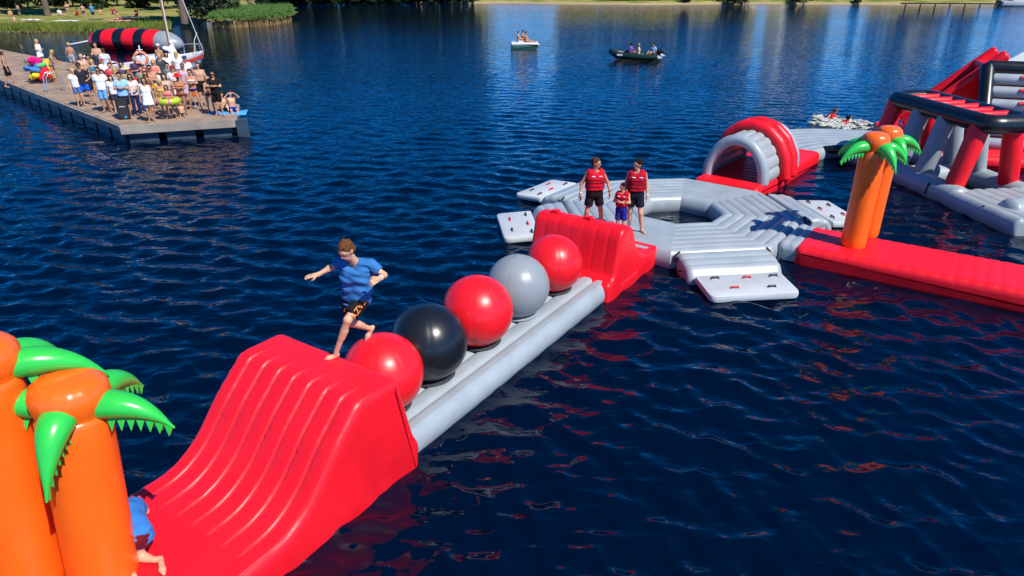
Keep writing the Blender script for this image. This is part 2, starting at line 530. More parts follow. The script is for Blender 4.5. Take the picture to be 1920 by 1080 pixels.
def exit_float(norm_deg, label_f, label_b, fl_len=0.84, flw=2.2, b_len=0.95, bw=1.95, handles=((0.25, -0.6), (0.3, 0.1), (0.28, 0.7), (0.85, -0.35), (0.9, 0.45)), skew=0.0):
    a = R(norm_deg)
    d = Vector((math.cos(a), math.sin(a), 0))
    p = OC + d * (AP_OUT + 0.02)
    fl = empty('boarding_float', p, a, label_f, 'inflatable', 'grey boarding floats round the octagon')
    fl.scale = (1, 1, 0.86)
    pts = [(0.0, -0.12), (fl_len, -0.12), (fl_len + 0.02, 0.12), (fl_len - 0.16, 0.38), (0.48, 0.44), (0.0, 0.49)]
    prof = rounded(pts, [0.08, 0.1, 0.12, 0.15, 0.3, 0.08], 6, 0.05)
    n = 3
    # ridges run across the float: modulate the profile itself
    out = []
    for x, z in prof:
        if z > 0.3 and 0.05 < x < fl_len - 0.1:
            u = (x / (fl_len / n)) % 1.0
            z -= 0.035 * abs(2 * u - 1) ** 4
        out.append((x, z))
    v, f = prism(np.array(out), flw, 'y', 0.14, start=-flw / 2)
    mk('float_body', v, f, GREY, fl, 50)
    for s in (-1, 1):
        MB().tube([(0.02, s * flw * 0.47, 0.5), (0.02, s * flw * 0.505, 0.42), (0.03, s * flw * 0.515, 0.25)], 0.03, 8).build('strap', SEAM, fl)
    pb = p + d * (fl_len + 0.04)
    bd = empty('boarding_board', pb, a, label_b, 'boarding board', 'white boarding boards with handles')
    ol = rounded([(0, -bw / 2), (b_len, -bw / 2), (b_len, bw / 2), (0, bw / 2)], [0.06, 0.16, 0.16, 0.06], 6, 0.1)
    ol = ol  # CCW outline
    v, f = [], []
    levels = [(0.05, 0.06), (0.012, 0.075), (0, 0.11), (0, 0.17), (0.012, 0.205), (0.05, 0.222)]
    c = ol.mean(0)
    for ins, z in levels:
        for q in ol:
            dd = c - q
            L = np.linalg.norm(dd)
            w = q + dd / L * ins * 1.2
            v.append((w[0], w[1], z - 0.10 * (w[0] / b_len) * 0.5))
    n = len(ol)
    for i in range(len(levels) - 1):
        for k in range(n):
            k2 = (k + 1) % n
            f.append((i * n + k, i * n + k2, (i + 1) * n + k2, (i + 1) * n + k))
    f.append(tuple(range(n))[::-1]); f.append(tuple((len(levels) - 1) * n + k for k in range(n)))
    mk('board', v, f, WHITE, bd, 40)
    for i, (hx, hy) in enumerate(handles):
        z = 0.222 - 0.05 * hx / b_len
        hx *= b_len / 1.25
        h = MB().tube([(hx, hy - 0.09, z - 0.005), (hx, hy - 0.07, z + 0.045), (hx, hy + 0.07, z + 0.045), (hx, hy + 0.09, z - 0.005)], 0.022, 8)
        h.build('handle', HANDLE_R if i % 2 else HANDLE_K, bd)
        MB().lathe([(0.004, 0), (0.09, 0.0), (0.09, 0.004), (0.004, 0.006)], 16, (hx, hy, z)).build('handle_patch', WHITE, bd, 30)
exit_float(52 - 135, 'grey ridged boarding float on the near side of the octagon', 'white boarding board with five handles nearest the camera')
exit_float(52 - 45, 'grey boarding float on the right side of the octagon beside the orange palms', 'white boarding board partly hidden behind the orange palm')
exit_float(52 + 135, 'grey boarding float partly hidden behind the far red ramp', 'white boarding board left of the far red ramp, five handles')
exit_float(52 + 90, 'grey ridged boarding float at the far left of the octagon', 'white boarding board at the far left of the octagon')

# ------------------------------------------------------------------ red runway mat with the palms on it
def flat_mat(name, p, ang, length, width, mat, label, cat, n_tubes, height=0.45, dip=0.03, part='mat_body'):
    e = empty(name, p, ang, label, cat)
    prof = rounded([(0, -0.12), (length, -0.12), (length, height), (0, height)], [0.1, 0.1, 0.16, 0.16], 6, 0.05)
    out = []
    w = length / n_tubes
    for x, z in prof:
        if z > height - 0.04 and 0.1 < x < length - 0.1:
            z -= dip * abs(2 * ((x / w) % 1.0) - 1) ** 4
        out.append((x, z))
    v, f = prism(np.array(out), width, 'y', 0.17, start=-width / 2)
    mk(part, v, f, mat, e, 50)
    return e
MA = R(-34.0)
mp0 = Vector((6.98, 15.52, 0))
flat_mat('runway_mat', mp0, MA, 9.0, 1.75, RED, 'long red inflatable runway mat carrying the two orange palms at right', 'inflatable', 34, 0.46, 0.014)
# grey joint piece between octagon and runway
flat_mat('joint_float', OC + Vector((math.cos(OA - pi / 2), math.sin(OA - pi / 2), 0)) * (AP_OUT - 0.05), OA - pi / 2, 0.72, 1.75, GREY, 'short grey joint float between octagon and red runway mat', 'inflatable', 3, 0.45, 0.05)
flat_mat('joint_float', OC + Vector((math.cos(OA + pi), math.sin(OA + pi), 0)) * (AP_OUT - 0.05), OA + pi, 0.45, 1.7, GREY, 'short grey joint float between octagon and far red ramp', 'inflatable', 1, 0.44, 0.02)

# ------------------------------------------------------------------ inflatable palms
def frond(ang, length, droop, r0, parent, zc, rad):
    """curved green horn with a toothed fringe hanging under it"""
    d = Vector((math.cos(ang), math.sin(ang), 0))
    pts, rr = [], []
    n = 14
    for k in range(n + 1):
        t = k / n
        p = d * (rad * 0.55 + length * (t * 0.97 - 0.10 * t * t)) + Vector((0, 0, zc + 0.10 * length * math.sin(t * pi * 0.6) - droop * t ** 2.1))
        pts.append(p)
        rr.append(max(0.012, r0 * (1.0 - 0.12 * t - 0.88 * max(0, t - 0.25) ** 1.5 / 0.65)))
    o = MB().tube(pts, rr, 16, squash=0.9).build('frond', GREEN, parent, 70)
    side = d.cross(Vector((0, 0, 1)))
    v, f = [], []
    m = 7
    for k in range(m):
        for (ta, tb) in ((0.2 + 0.78 * k / m, 0.2 + 0.78 * (k + 1) / m),):
            def at(t):
                x = t * n; i = min(int(x), n - 1); q = x - i
                return pts[i].lerp(pts[i + 1], q), rr[i] * (1 - q) + rr[i + 1] * q
            (pa, ra), (pb, rb), (pm, rm) = at(ta), at(tb), at((ta + tb) / 2)
            for s in (-0.45, 0.45):
                a = pa + Vector((0, 0, -ra * 0.72)) + side * s * ra
                b = pb + Vector((0, 0, -rb * 0.72)) + side * s * rb
                c = pm + Vector((0, 0, -rm * 0.85 - 0.105 * length / 0.75)) + side * s * rm * 1.3
                i0 = len(v)
                th = side * 0.006
                v += [a - th, b - th, c - th, a + th, b + th, c + th]
                f += [(i0, i0 + 1, i0 + 2), (i0 + 5, i0 + 4, i0 + 3), (i0, i0 + 3, i0 + 4, i0 + 1), (i0 + 1, i0 + 4, i0 + 5, i0 + 2), (i0 + 2, i0 + 5, i0 + 3, i0)]
    mk('fringe', v, f, GREEN, o, 30)

def palm(base, height, rb, rt, lean, rz, label, fronds):
    e = empty('inflatable_palm', base, rz, label, 'inflatable palm', 'orange inflatable palms')
    e.rotation_euler = (lean[0], lean[1], rz)
    hn = height - 0.42
    prof = [(0.01, 0.0), (rb * 0.9, 0.0), (rb, 0.06)]
    for k in range(1, 14):
        t = k / 13
        prof.append((rb + (rt - rb) * t, 0.06 + (hn - 0.06) * t))
    prof += [(rt * 0.93, hn + 0.06), (rt * 0.5, hn + 0.1), (0.01, hn + 0.1)]
    fn = lambda a, z: 1 + 0.006 * math.sin(a * 3 + z * 2)
    MB().lathe(prof, 48, fn=fn).build('trunk', ORANGE, e, 60)
    MB().tube([(0, -rb * 0.98, 0.1), (0, -rt * 0.985, hn)], 0.008, 6).build('seam', ORANGE, e).rotation_euler = (0, 0, -0.9)
    cap = [(0.01, hn - 0.02), (rt * 0.97, hn - 0.02), (rt * 0.92, hn + 0.04), (rt * 1.0, hn + 0.12), (rt * 1.06, hn + 0.2), (rt * 1.05, hn + 0.28), (rt * 0.95, hn + 0.36), (rt * 0.74, hn + 0.41), (rt * 0.4, hn + 0.435), (0.01, hn + 0.44)]
    MB().lathe(cap, 64, fn=lambda a, z: 1 + 0.009 * math.sin(a * 17 + 1.3 * math.sin(a * 3)) * (0.25 if z < hn + 0.1 else 1.0) * (1.6 if z > hn + 0.33 else 1.0)).build('crown_cap', ORANGE, e, 180)
    for (a, L, dr, r0) in fronds:
        frond(a, L, dr, r0, e, hn + 0.12, rt)

# right pair
palm(P(1598, 462, 0.42), 2.62, 0.27, 0.268, (0, 0.0), 0.0, 'orange inflatable palm, front one of the pair on the red runway mat',
     [(R(-165), 0.76, 0.36, 0.145), (R(-70), 0.62, 0.48, 0.15), (R(-20), 0.62, 0.36, 0.145), (R(60), 0.7, 0.4, 0.15), (R(130), 0.7, 0.35, 0.15)])
palm(P(1624, 441, 0.42), 2.60, 0.262, 0.26, (0, 0.0), 0.0, 'orange inflatable palm, rear one of the pair on the red runway mat',
     [(R(-15), 0.68, 0.32, 0.145), (R(-75), 0.6, 0.45, 0.14), (R(-150), 0.7, 0.4, 0.15), (R(70), 0.7, 0.4, 0.15), (R(150), 0.7, 0.35, 0.15)])
# left pair
palm(P(198, 1085, 0.36), 2.46, 0.33, 0.325, (R(-3), R(4), ), 0.0, 'orange inflatable palm at the lower left corner, in front of its twin',
     [(R(2), 0.86, 0.30, 0.155), (R(-82), 0.62, 0.62, 0.165), (R(-172), 0.86, 0.30, 0.155), (R(75), 0.8, 0.35, 0.15), (R(130), 0.7, 0.35, 0.15)])
palm(P(62, 1100, 0.36), 2.90, 0.33, 0.325, (R(-3), R(4)), 0.0, 'orange inflatable palm cut by the left picture edge',
     [(R(24), 0.95, 0.30, 0.155), (R(70), 0.75, 0.35, 0.15), (R(-100), 0.7, 0.5, 0.16), (R(170), 0.8, 0.35, 0.15)])

# ------------------------------------------------------------------ tunnel arch on its red mat
def tunnel():
    ta = R(51)
    d = Vector((math.cos(ta), math.sin(ta), 0))
    e0 = Vector((6.42, 20.12, 0))
    flat_mat('tunnel_mat', e0 - d * 0.1, ta, 5.8, 2.05, RED, 'red inflatable mat under the grey and red tunnel arch', 'inflatable', 18, 0.42, 0.03)
    ar = empty('tunnel_arch', e0 + d * 0.50 + Vector((0, 0, 0.40)), ta, 'grey and red inflatable tunnel arch on the red mat behind the octagon', 'inflatable tunnel')
    W, Hh = 0.98, 1.27          # half width, height of outer shell
    L = 2.75
    # shell made of lengthwise tubes: each stave is a part
    n = 11
    angs = [pi * k / n for k in range(n + 1)]
    def ell(a, off=0.0): return Vector((0, (W - off) * math.cos(a), (Hh - off) * math.sin(a)))
    for k in range(n):
        a0, a1 = angs[k], angs[k + 1]
        v, f = [], []
        sec = []
        for t in (0.0, 0.12, 0.3, 0.5, 0.7, 0.88, 1.0):
            a = a0 + (a1 - a0) * t
            bul = 0.05 * (1 - abs(2 * t - 1) ** 3)
            sec.append(ell(a, -bul))
        for t in (1.0, 0.75, 0.5, 0.25, 0.0):
            a = a0 + (a1 - a0) * t
            bul = 0.04 * (1 - abs(2 * t - 1) ** 3)
            sec.append(ell(a, 0.16 + bul))
        m = len(sec)
        for x in (0.12, L / 2, L):
            v += [p + Vector((x, 0, 0)) for p in sec]
        for i in range(2):
            for j in range(m):
                j2 = (j + 1) % m
                f.append((i * m + j, (i + 1) * m + j, (i + 1) * m + j2, i * m + j2))
        f.append(tuple(range(m))); f.append(tuple(2 * m + j for j in range(m))[::-1])
        mk('shell_tube', v, f, GREY, ar, 50)
    # rounded rim at the entrance and the exit
    for x in (0.10, L):
        pts = [ell(pi * k / 28, 0.10) + Vector((x, 0, 0)) for k in range(29)]
        MB().tube(pts, 0.17, 14).build('end_rim', GREY, ar, 70)
    # two faceted red hoops outside
    for x in (1.22, 1.80):
        seg = 8
        pts = []
        for k in range(seg + 1):
            a = pi * k / seg
            pts.append(Vector((x, (W + 0.17) * math.cos(a), (Hh + 0.17) * math.sin(a))))
        pts[0].z, pts[-1].z = -0.05, -0.05
        fine = []
        for i in range(seg):
            for q in (0.04, 0.96): fine.append(pts[i].lerp(pts[i + 1], q))
        MB().tube(fine, 0.185, 14).build('red_hoop', RED, ar, 35)
    for (y) in (0.35, -0.3):
        MB().tube([(1.22, y, Hh + 0.14), (1.5, y * 1.05, Hh + 0.22), (1.80, y, Hh + 0.14)], 0.06, 8).build('hoop_strap', RED, ar)
    # grey walkway beyond, curving to the right
    w = empty('curved_walkway', e0 + d * 5.55, 0, 'pale grey curved inflatable walkway beyond the tunnel', 'inflatable')
    wl = []
    a = ta
    v, f = [], []
    prof = scallop(3.2, 8, -0.1, 0.40, 0.04, 0.7, 0.14, 4)
    c0 = Vector((0, 0, 0))
    N = 18
    pos = Vector((0, 0, 0))
    for i in range(N + 1):
        t = i / N
        a = ta - R(92) * t
        fw = Vector((math.cos(a), math.sin(a), 0)); lf = Vector((-fw.y, fw.x, 0))
        e = 0.0 if 0 < i < N else 0.05
        for (y, z) in prof: v.append(pos + lf * y * (1 - e) + Vector((0, 0, z * (1 - e))))
        pos = pos + fw * 0.25
    m = len(prof)
    for i in range(N):
        for j in range(m):
            j2 = (j + 1) % m
            f.append((i * m + j, i * m + j2, (i + 1) * m + j2, (i + 1) * m + j))
    f.append(tuple(range(m))[::-1]); f.append(tuple(N * m + j for j in range(m)))
    mk('walkway_body', v, f, GREY, w, 50)
    # dark joint flap
    q = empty('joint_flap', P(1577, 285, 0.3), R(-38), 'dark blue black joint flap between walkway and monkey bar float', 'inflatable')
    MB().tube([(-0.55, 0, 0.02), (0.0, 0.0, 0.1), (0.75, 0, 0.02)], [0.2, 0.28, 0.2], 14, squash=0.6).build('flap', BLACK, q)
tunnel()

# ------------------------------------------------------------------ monkey-bar frame at the right
def monkey_bars():
    va = R(97)
    o = Vector((13.05, 19.5, 0))
    e = empty('monkey_bar_frame', o, va - pi / 2, 'inflatable monkey bar frame with red and grey legs under a black top ring', 'inflatable frame')
    # local: x right (u), y away (v)
    Lb = 5.6
    for x in (-0.25, 1.85):
        MB().tube([(x, -0.3, 0.2), (x, Lb, 0.2)], 0.36, 20).build('base_tube', GREY, e, 60)
    for y in (2.1, 5.4):
        MB().tube([(-0.2, y, 0.2), (1.8, y, 0.2)], 0.33, 18).build('cross_tube', GREY, e, 60)
    v, f = prism(scallop(2.75, 7, -0.1, 0.46, 0.05, 0, 0.16, 4), 2.7, 'x', 0.12, start=-2.85)
    M = Matrix.Translation((0.75, 0, 0)) @ Matrix.Rotation(pi / 2, 4, 'Z')
    v = [M @ Vector(p) for p in v]
    mk('end_deck', v, f, GREY, e, 50)
    # top ring
    zt = 2.28
    x0, x1, y0, y1 = 0.18, 1.42, -0.2, 4.1
    ring = [(x0, y0), (x1, y0), (x1, y1), (x0, y1)]
    out = rounded(ring, 0.35, 6, 0.4)
    pts = [Vector((a, b, zt)) for a, b in out]
    pts = pts + [pts[0], pts[1]]
    MB().tube(pts, 0.265, 18, cap='flat').build('top_ring', BLACK, e, 70)
    for k in range(6):
        y = 0.55 + k * 0.58
        MB().tube([(x0 + 0.1, y, zt + 0.12), (x1 - 0.1, y, zt + 0.12)], 0.12, 12).build('rung', RED, e, 60)
    legs = [(-0.15, 0.1, RED), (-0.2, 1.45, GREYD), (-0.2, 2.6, GREYD), (-0.2, 3.9, RED), (1.8, 0.3, RED), (1.8, 1.6, GREY), (1.8, 2.7, GREY), (1.8, 3.9, RED)]
    for (x, y, m) in legs:
        xt = x0 if x < 0.5 else x1
        MB().tube([(x, y, 0.35), (x + (xt - x) * 0.5, y, 1.2), (xt, y, zt - 0.12)], 0.27, 18).build('leg', m, e, 60)
    for (x, y) in ((-0.5, 0.55), (-0.45, -1.6)):
        MB().tube([(x - 0.06, y, 0.42), (x - 0.1, y, 0.3), (x - 0.12, y, 0.1)], 0.035, 8).build('strap', SEAM, e)
    # corner float that continues out of frame
    c = empty('corner_float', P(1890, 405, 0.2), R(12), 'grey round-ended float with a red end at the right picture edge', 'inflatable')
    MB().tube([(0, 0, 0.12), (0.75, 0, 0.12)], 0.36, 22).build('round_tube', GREY, c, 60)
    MB().tube([(0.85, 0, 0.12), (4.0, 0, 0.12)], 0.33, 20).build('red_tube', RED, c, 60)
monkey_bars()

def climbing_tower():
    e = empty('climbing_tower', (18.3, 25.6, 0), R(-20), 'inflatable climbing tower with black ladder frame, grey rungs and red slide', 'inflatable tower')
    # base
    prof = rounded([(-2.9, -0.1), (4.5, -0.1), (4.5, 0.45), (-2.9, 0.45)], 0.15, 6, 0.1)
    v, f = prism(prof, 5.6, 'y', 0.2, 8, 0.05, None, 5, start=-3.2)
    mk('base_mat', v, f, RED, e, 50)
    # ladder: from (y=-1.9,z=.4) to (y=.3,z=3.45)
    b0, b1 = Vector((0, -1.75, 0.45)), Vector((0, 0.15, 2.95))
    for x in (-1.15, 2.6):
        MB().tube([b0 + Vector((x, 0, 0)), b1 + Vector((x, 0, 0))], 0.25, 18).build('ladder_rail', BLACK, e, 60)
    MB().tube([b1 + Vector((-1.1, 0, 0)), b1 + Vector((2.6, 0, 0))], 0.25, 18).build('top_rail', BLACK, e, 60)
    nr = 6
    for k in range(nr):
        q = b0.lerp(b1, (k + 0.35) / (nr + 0.25))
        r = MB().tube([q + Vector((-1.0, 0.02, 0)), q + Vector((2.5, 0.02, 0))], 0.2, 16).build('rung', GREY, e, 60)
        M = Matrix.Translation(q + Vector((-0.05, -0.17, 0.11)))
        MB().box(-0.12, 0.12, -0.03, 0.03, -0.05, 0.05, M @ Matrix.Rotation(R(-55), 4, 'X')).build('handle', HANDLE_R, r)
    # red backing wall behind the rungs
    v = [(-1.1, -1.45, 0.4), (2.6, -1.45, 0.4), (2.6, 0.45, 2.9), (-1.1, 0.45, 2.9), (-1.1, -1.25, 0.4), (2.6, -1.25, 0.4), (2.6, 0.65, 2.9), (-1.1, 0.65, 2.9)]
    mk('back_wall', v, [(0, 1, 2, 3), (7, 6, 5, 4), (0, 4, 5, 1), (2, 6, 7, 3), (1, 5, 6, 2), (0, 3, 7, 4)], RED, e, 0)
    # top deck
    prof = rounded([(-1.25, 2.65), (3.0, 2.65), (3.0, 3.05), (-1.25, 3.05)], 0.12, 5, 0.1)
    v, f = prism(prof, 1.6, 'y', 0.1, start=0.42)
    mk('top_deck', v, f, RED, e, 50)
    mk('top_sheet', [(-0.6, 0.5, 3.12), (3.0, 0.5, 3.12), (3.0, 2.1, 3.75), (0.9, 2.1, 3.75), (-0.6, 0.5, 3.07), (3.0, 0.5, 3.07), (3.0, 2.1, 3.7), (0.9, 2.1, 3.7)],
       [(0, 1, 2, 3), (7, 6, 5, 4), (0, 4, 5, 1), (1, 5, 6, 2), (2, 6, 7, 3), (3, 7, 4, 0)], WHITE, e, 0)
    # supporting wall under the deck
    prof = rounded([(-1.1, 0.3), (2.9, 0.3), (2.9, 2.7), (-1.1, 2.7)], 0.1, 4, 0.2)
    v, f = prism(prof, 1.3, 'y', 0.12, start=0.65)
    mk('tower_core', v, f, RED, e, 50)
    # slide to the left with two red rails
    s0, s1 = Vector((-0.9, 1.2, 2.95)), Vector((-3.3, 1.2, 0.45))
    for dy in (-0.75, 0.75):
        MB().tube([s0 + Vector((0.25, dy, 0.38)), s1 + Vector((0, dy, 0.3))], 0.20, 16).build('slide_rail', RED, e, 60)
    v = [s0 + Vector((0, -0.7, 0)), s0 + Vector((0, 0.7, 0)), s1 + Vector((0, 0.7, 0)), s1 + Vector((0, -0.7, 0))]
    v = v + [p - Vector((0, 0, 0.25)) for p in v[:2]] + [Vector((-3.3, 1.9, 0.1)), Vector((-3.3, 0.5, 0.1))]
    mk('slide_bed', v, [(0, 3, 2, 1), (4, 5, 6, 7), (0, 1, 5, 4), (2, 3, 7, 6), (1, 2, 6, 5), (3, 0, 4, 7)], RED, e, 0)
    w = [s0 + Vector((0, -0.72, -0.1)), s1 + Vector((0, -0.72, -0.05)), Vector((-1.0, 0.48, 0.4)), s0 + Vector((0, -0.66, -0.1)), s1 + Vector((0, -0.66, -0.05)), Vector((-1.0, 0.54, 0.4))]
    mk('side_wall', w, [(0, 1, 2), (5, 4, 3), (0, 3, 4, 1), (1, 4, 5, 2), (2, 5, 3, 0)], RED, e, 0)
    prof = rounded([(-4.2, -0.1), (-2.6, -0.1), (-2.6, 0.4), (-4.2, 0.4)], 0.15, 5, 0.1)
    v, f = prism(prof, 2.2, 'y', 0.15, 5, 0.04, None, 5, start=0.1)
    mk('slide_landing', v, f, RED, e, 50)
climbing_tower()
# ------------------------------------------------------------------ people: bodies grown from a distance field as one continuous skin
def surf_nets(vals, org, h):
    nx, ny, nz = vals.shape
    ins = vals < 0
    cnt = np.zeros((nx - 1, ny - 1, nz - 1), np.float32)
    acc = np.zeros((nx - 1, ny - 1, nz - 1, 3), np.float32)
    def sl(a, o): return a[o[0]:nx - 1 + o[0], o[1]:ny - 1 + o[1], o[2]:nz - 1 + o[2]]
    cs = [(0, 0, 0), (1, 0, 0), (0, 1, 0), (1, 1, 0), (0, 0, 1), (1, 0, 1), (0, 1, 1), (1, 1, 1)]
    for i, a in enumerate(cs):
        for ax in range(3):
            if a[ax] == 1: continue
            b = list(a); b[ax] = 1
            va, vb = sl(vals, a), sl(vals, tuple(b))
            x = (va < 0) != (vb < 0)
            if not x.any(): continue
            t = np.where(x, va / np.where(x, va - vb, 1), 0)
            cnt += x
            for k in range(3):
                acc[..., k] += np.where(x, a[k] + (t if k == ax else 0), 0)
    act = cnt > 0
    idx = -np.ones(act.shape, np.int64)
    ii = np.argwhere(act)
    idx[act] = np.arange(len(ii))
    V = (ii + acc[act] / cnt[act][:, None]) * h + org
    F = []
    for ax in range(3):
        s0 = [slice(1, -1)] * 3; s1 = [slice(1, -1)] * 3
        s0[ax] = slice(0, -1); s1[ax] = slice(1, None)
        A, B = ins[tuple(s0)], ins[tuple(s1)]
        for flip, msk in ((0, A & ~B), (1, ~A & B)):
            e = np.argwhere(msk)
            if len(e) == 0: continue
            off = np.ones(3, int); off[ax] = 0
            e = e + off
            u, w = (ax + 1) % 3, (ax + 2) % 3
            du = np.zeros(3, int); du[u] = 1
            dw = np.zeros(3, int); dw[w] = 1
            q = [idx[tuple((e - du - dw).T)], idx[tuple((e - dw).T)], idx[tuple(e.T)], idx[tuple((e - du).T)]]
            q = np.stack(q if not flip else q[::-1], 1)
            F.append(q)
    return V, np.concatenate(F) if F else np.zeros((0, 4), int)

def rcone(X, a, b, ra, rb):
    a = np.asarray(a, np.float32); b = np.asarray(b, np.float32)
    ab = b - a
    L2 = max(float(ab @ ab), 1e-9)
    t = np.clip(((X - a) @ ab) / L2, 0, 1)
    d = X - a - t[..., None] * ab
    return np.sqrt((d * d).sum(-1)) - (ra + (rb - ra) * t)
def smin(a, b, k):
    h = np.maximum(k - np.abs(a - b), 0) / k
    return np.minimum(a, b) - h * h * k * 0.25
def field(prims, res, k=0.035, cuts=(), pad=0.05, noise=None, subs=()):
    """prims: (a,b,ra,rb); cuts: (point, normal) keep the side the normal points to; subs: (a,b,ra,rb) removed"""
    lo = np.min([np.minimum(np.array(p[0]), np.array(p[1])) - max(p[2], p[3]) for p in prims], 0) - pad
    hi = np.max([np.maximum(np.array(p[0]), np.array(p[1])) + max(p[2], p[3]) for p in prims], 0) + pad
    n = np.ceil((hi - lo) / res).astype(int) + 1
    g = np.meshgrid(*[lo[i] + res * np.arange(n[i]) for i in range(3)], indexing='ij')
    X = np.stack(g, -1).astype(np.float32)
    d = None
    for p in prims:
        q = rcone(X, *p[:4])
        d = q if d is None else smin(d, q, k)
    if noise is not None: d = d + noise(X)
    for p in subs: d = np.maximum(d, -rcone(X, *p[:4]))
    for (pt, nr) in cuts:
        nr = np.asarray(nr, np.float32); nr = nr / np.linalg.norm(nr)
        d = np.maximum(d, -((X - np.asarray(pt, np.float32)) @ nr))
    d[0], d[-1] = 1, 1; d[:, 0], d[:, -1] = 1, 1; d[:, :, 0], d[:, :, -1] = 1, 1
    return surf_nets(d.astype(np.float32), lo, res)
def vf(V, F, name, mat, parent, smooth=180):
    if len(V) == 0: return None
    me = bpy.data.meshes.new(name)
    me.from_pydata(V.tolist(), [], F.tolist())
    me.update()
    return link(name, me, mat, parent, smooth)

A3 = lambda *v: np.array(v, float)
def unit(v): return v / max(np.linalg.norm(v), 1e-9)

def stand(H=1.8, arms='down', legs='stand', arms2=None, lean=0.0, wide=1.0):
    """joints of a standing figure, feet at z=0, facing -Y; L is at +X"""
    k = H / 1.8
    J = dict(pelvis=A3(0, 0, .95), waist=A3(0, 0.0, 1.10), chest=A3(0, 0.01, 1.32), neck=A3(0, 0.015, 1.50), head=A3(0, -0.015, 1.675))
    for s, n in ((1, 'L'), (-1, 'R')):
        J['hip' + n] = A3(s * .088, 0, .92); J['sh' + n] = A3(s * .18, 0.015, 1.44)
        if legs == 'stand': J['kn' + n] = A3(s * .10, -.02, .50); J['an' + n] = A3(s * .105, .03, .08); J['to' + n] = A3(s * .14, -.13, .03)
        elif legs == 'apart': J['kn' + n] = A3(s * .17, -.03, .50); J['an' + n] = A3(s * .235, .02, .08); J['to' + n] = A3(s * .30, -.13, .03)
        elif legs == 'contra':
            if s > 0: J['kn' + n] = A3(.12, -.10, .52); J['an' + n] = A3(.16, -.02, .08); J['to' + n] = A3(.24, -.16, .03)
            else: J['kn' + n] = A3(-.10, -.01, .50); J['an' + n] = A3(-.10, .04, .08); J['to' + n] = A3(-.15, -.12, .03)
        elif legs == 'walk':
            y = -.22 * s
            J['kn' + n] = A3(s * .09, y * .5 - .04, .50); J['an' + n] = A3(s * .09, y + .04, .09); J['to' + n] = A3(s * .11, y - .12, .035)
        elif legs == 'sit':
            J['kn' + n] = A3(s * .14, -.44, .97); J['an' + n] = A3(s * .13, -.50, .55); J['to' + n] = A3(s * .15, -.66, .47)
        elif legs == 'ground':
            J['kn' + n] = A3(s * .16, -.34, 1.18); J['an' + n] = A3(s * .14, -.62, .87); J['to' + n] = A3(s * .15, -.78, .86)
        elif legs == 'flat':
            J['kn' + n] = A3(s * .12, -.44, .96); J['an' + n] = A3(s * .15, -.86, .90); J['to' + n] = A3(s * .18, -.93, 1.05)
        a = arms if (s > 0 or arms2 is None) else arms2
        if a == 'down': E, W, T = A3(s * .255, .03, 1.16), A3(s * .27, -.04, .92), A3(s * .265, -.07, .76)
        elif a == 'hips': E, W, T = A3(s * .40, .06, 1.22), A3(s * .20, -.04, 1.05), A3(s * .12, -.12, 1.03)
        elif a == 'crossed': E, W, T = A3(s * .25, -.06, 1.19), A3(s * -.02, -.21, 1.22), A3(s * -.15, -.18, 1.25)
        elif a == 'brow': E, W, T = A3(s * .34, -.17, 1.50), A3(s * .16, -.20, 1.70), A3(s * .02, -.17, 1.74)
        elif a == 'hold': E, W, T = A3(s * .25, .0, 1.17), A3(s * .14, -.24, 1.16), A3(s * .03, -.29, 1.18)
        elif a == 'out': E, W, T = A3(s * .42, -.05, 1.32), A3(s * .60, -.12, 1.22), A3(s * .74, -.15, 1.16)
        elif a == 'fwd': E, W, T = A3(s * .24, -.18, 1.22), A3(s * .20, -.42, 1.16), A3(s * .18, -.57, 1.13)
        elif a == 'prop': E, W, T = A3(s * .26, .20, 1.20), A3(s * .28, .26, .97), A3(s * .30, .36, .88)
        elif a == 'knee': E, W, T = A3(s * .24, -.16, 1.20), A3(s * .12, -.36, 1.14), A3(s * .04, -.44, 1.10)
        J['el' + n], J['wr' + n], J['ti' + n] = E, W, T
    up = ['waist', 'chest', 'neck', 'head', 'shL', 'shR', 'elL', 'elR', 'wrL', 'wrR', 'tiL', 'tiR']
    if lean:
        c, s_ = math.cos(lean), math.sin(lean)
        for n in up:
            q = J[n] - J['pelvis']
            J[n] = J['pelvis'] + A3(q[0], q[1] * c - q[2] * s_, q[1] * s_ + q[2] * c)
    if legs in ('sit', 'ground', 'flat'):
        for n in J: J[n] = J[n] - A3(0, 0, .95 - .10)
    for n in J: J[n] = J[n] * k
    J['k'] = k; J['wide'] = wide
    J['fwd'] = A3(0, -1, 0)
    return J

SKINS = [pmat('skin_a', (0.56, 0.30, 0.19, 1), 0.5, 0.35, var=0.07, vscale=9), pmat('skin_b', (0.47, 0.23, 0.13, 1), 0.5, 0.35, var=0.07, vscale=9),
         pmat('skin_c', (0.60, 0.33, 0.20, 1), 0.5, 0.35, var=0.07, vscale=9), pmat('skin_d', (0.38, 0.17, 0.09, 1), 0.5, 0.35, var=0.07, vscale=9)]
HAIRS = {'brown': pmat('hair_brown', (0.065, 0.032, 0.016, 1), 0.85, 0.12, bump=(0.5, 0.01, (60, 60, 20), 2)), 'blond': pmat('hair_blond', (0.45, 0.28, 0.11, 1), 0.85, 0.12, bump=(0.5, 0.01, (60, 60, 20), 2)),
         'dark': pmat('hair_dark', (0.015, 0.010, 0.008, 1), 0.85, 0.12, bump=(0.5, 0.01, (60, 60, 20), 2)), 'grey': pmat('hair_grey', (0.30, 0.29, 0.27, 1), 0.6), 'ginger': pmat('hair_ginger', (0.13, 0.05, 0.018, 1), 0.85, 0.12, bump=(0.5, 0.01, (60, 60, 20), 2))}
CL = {}
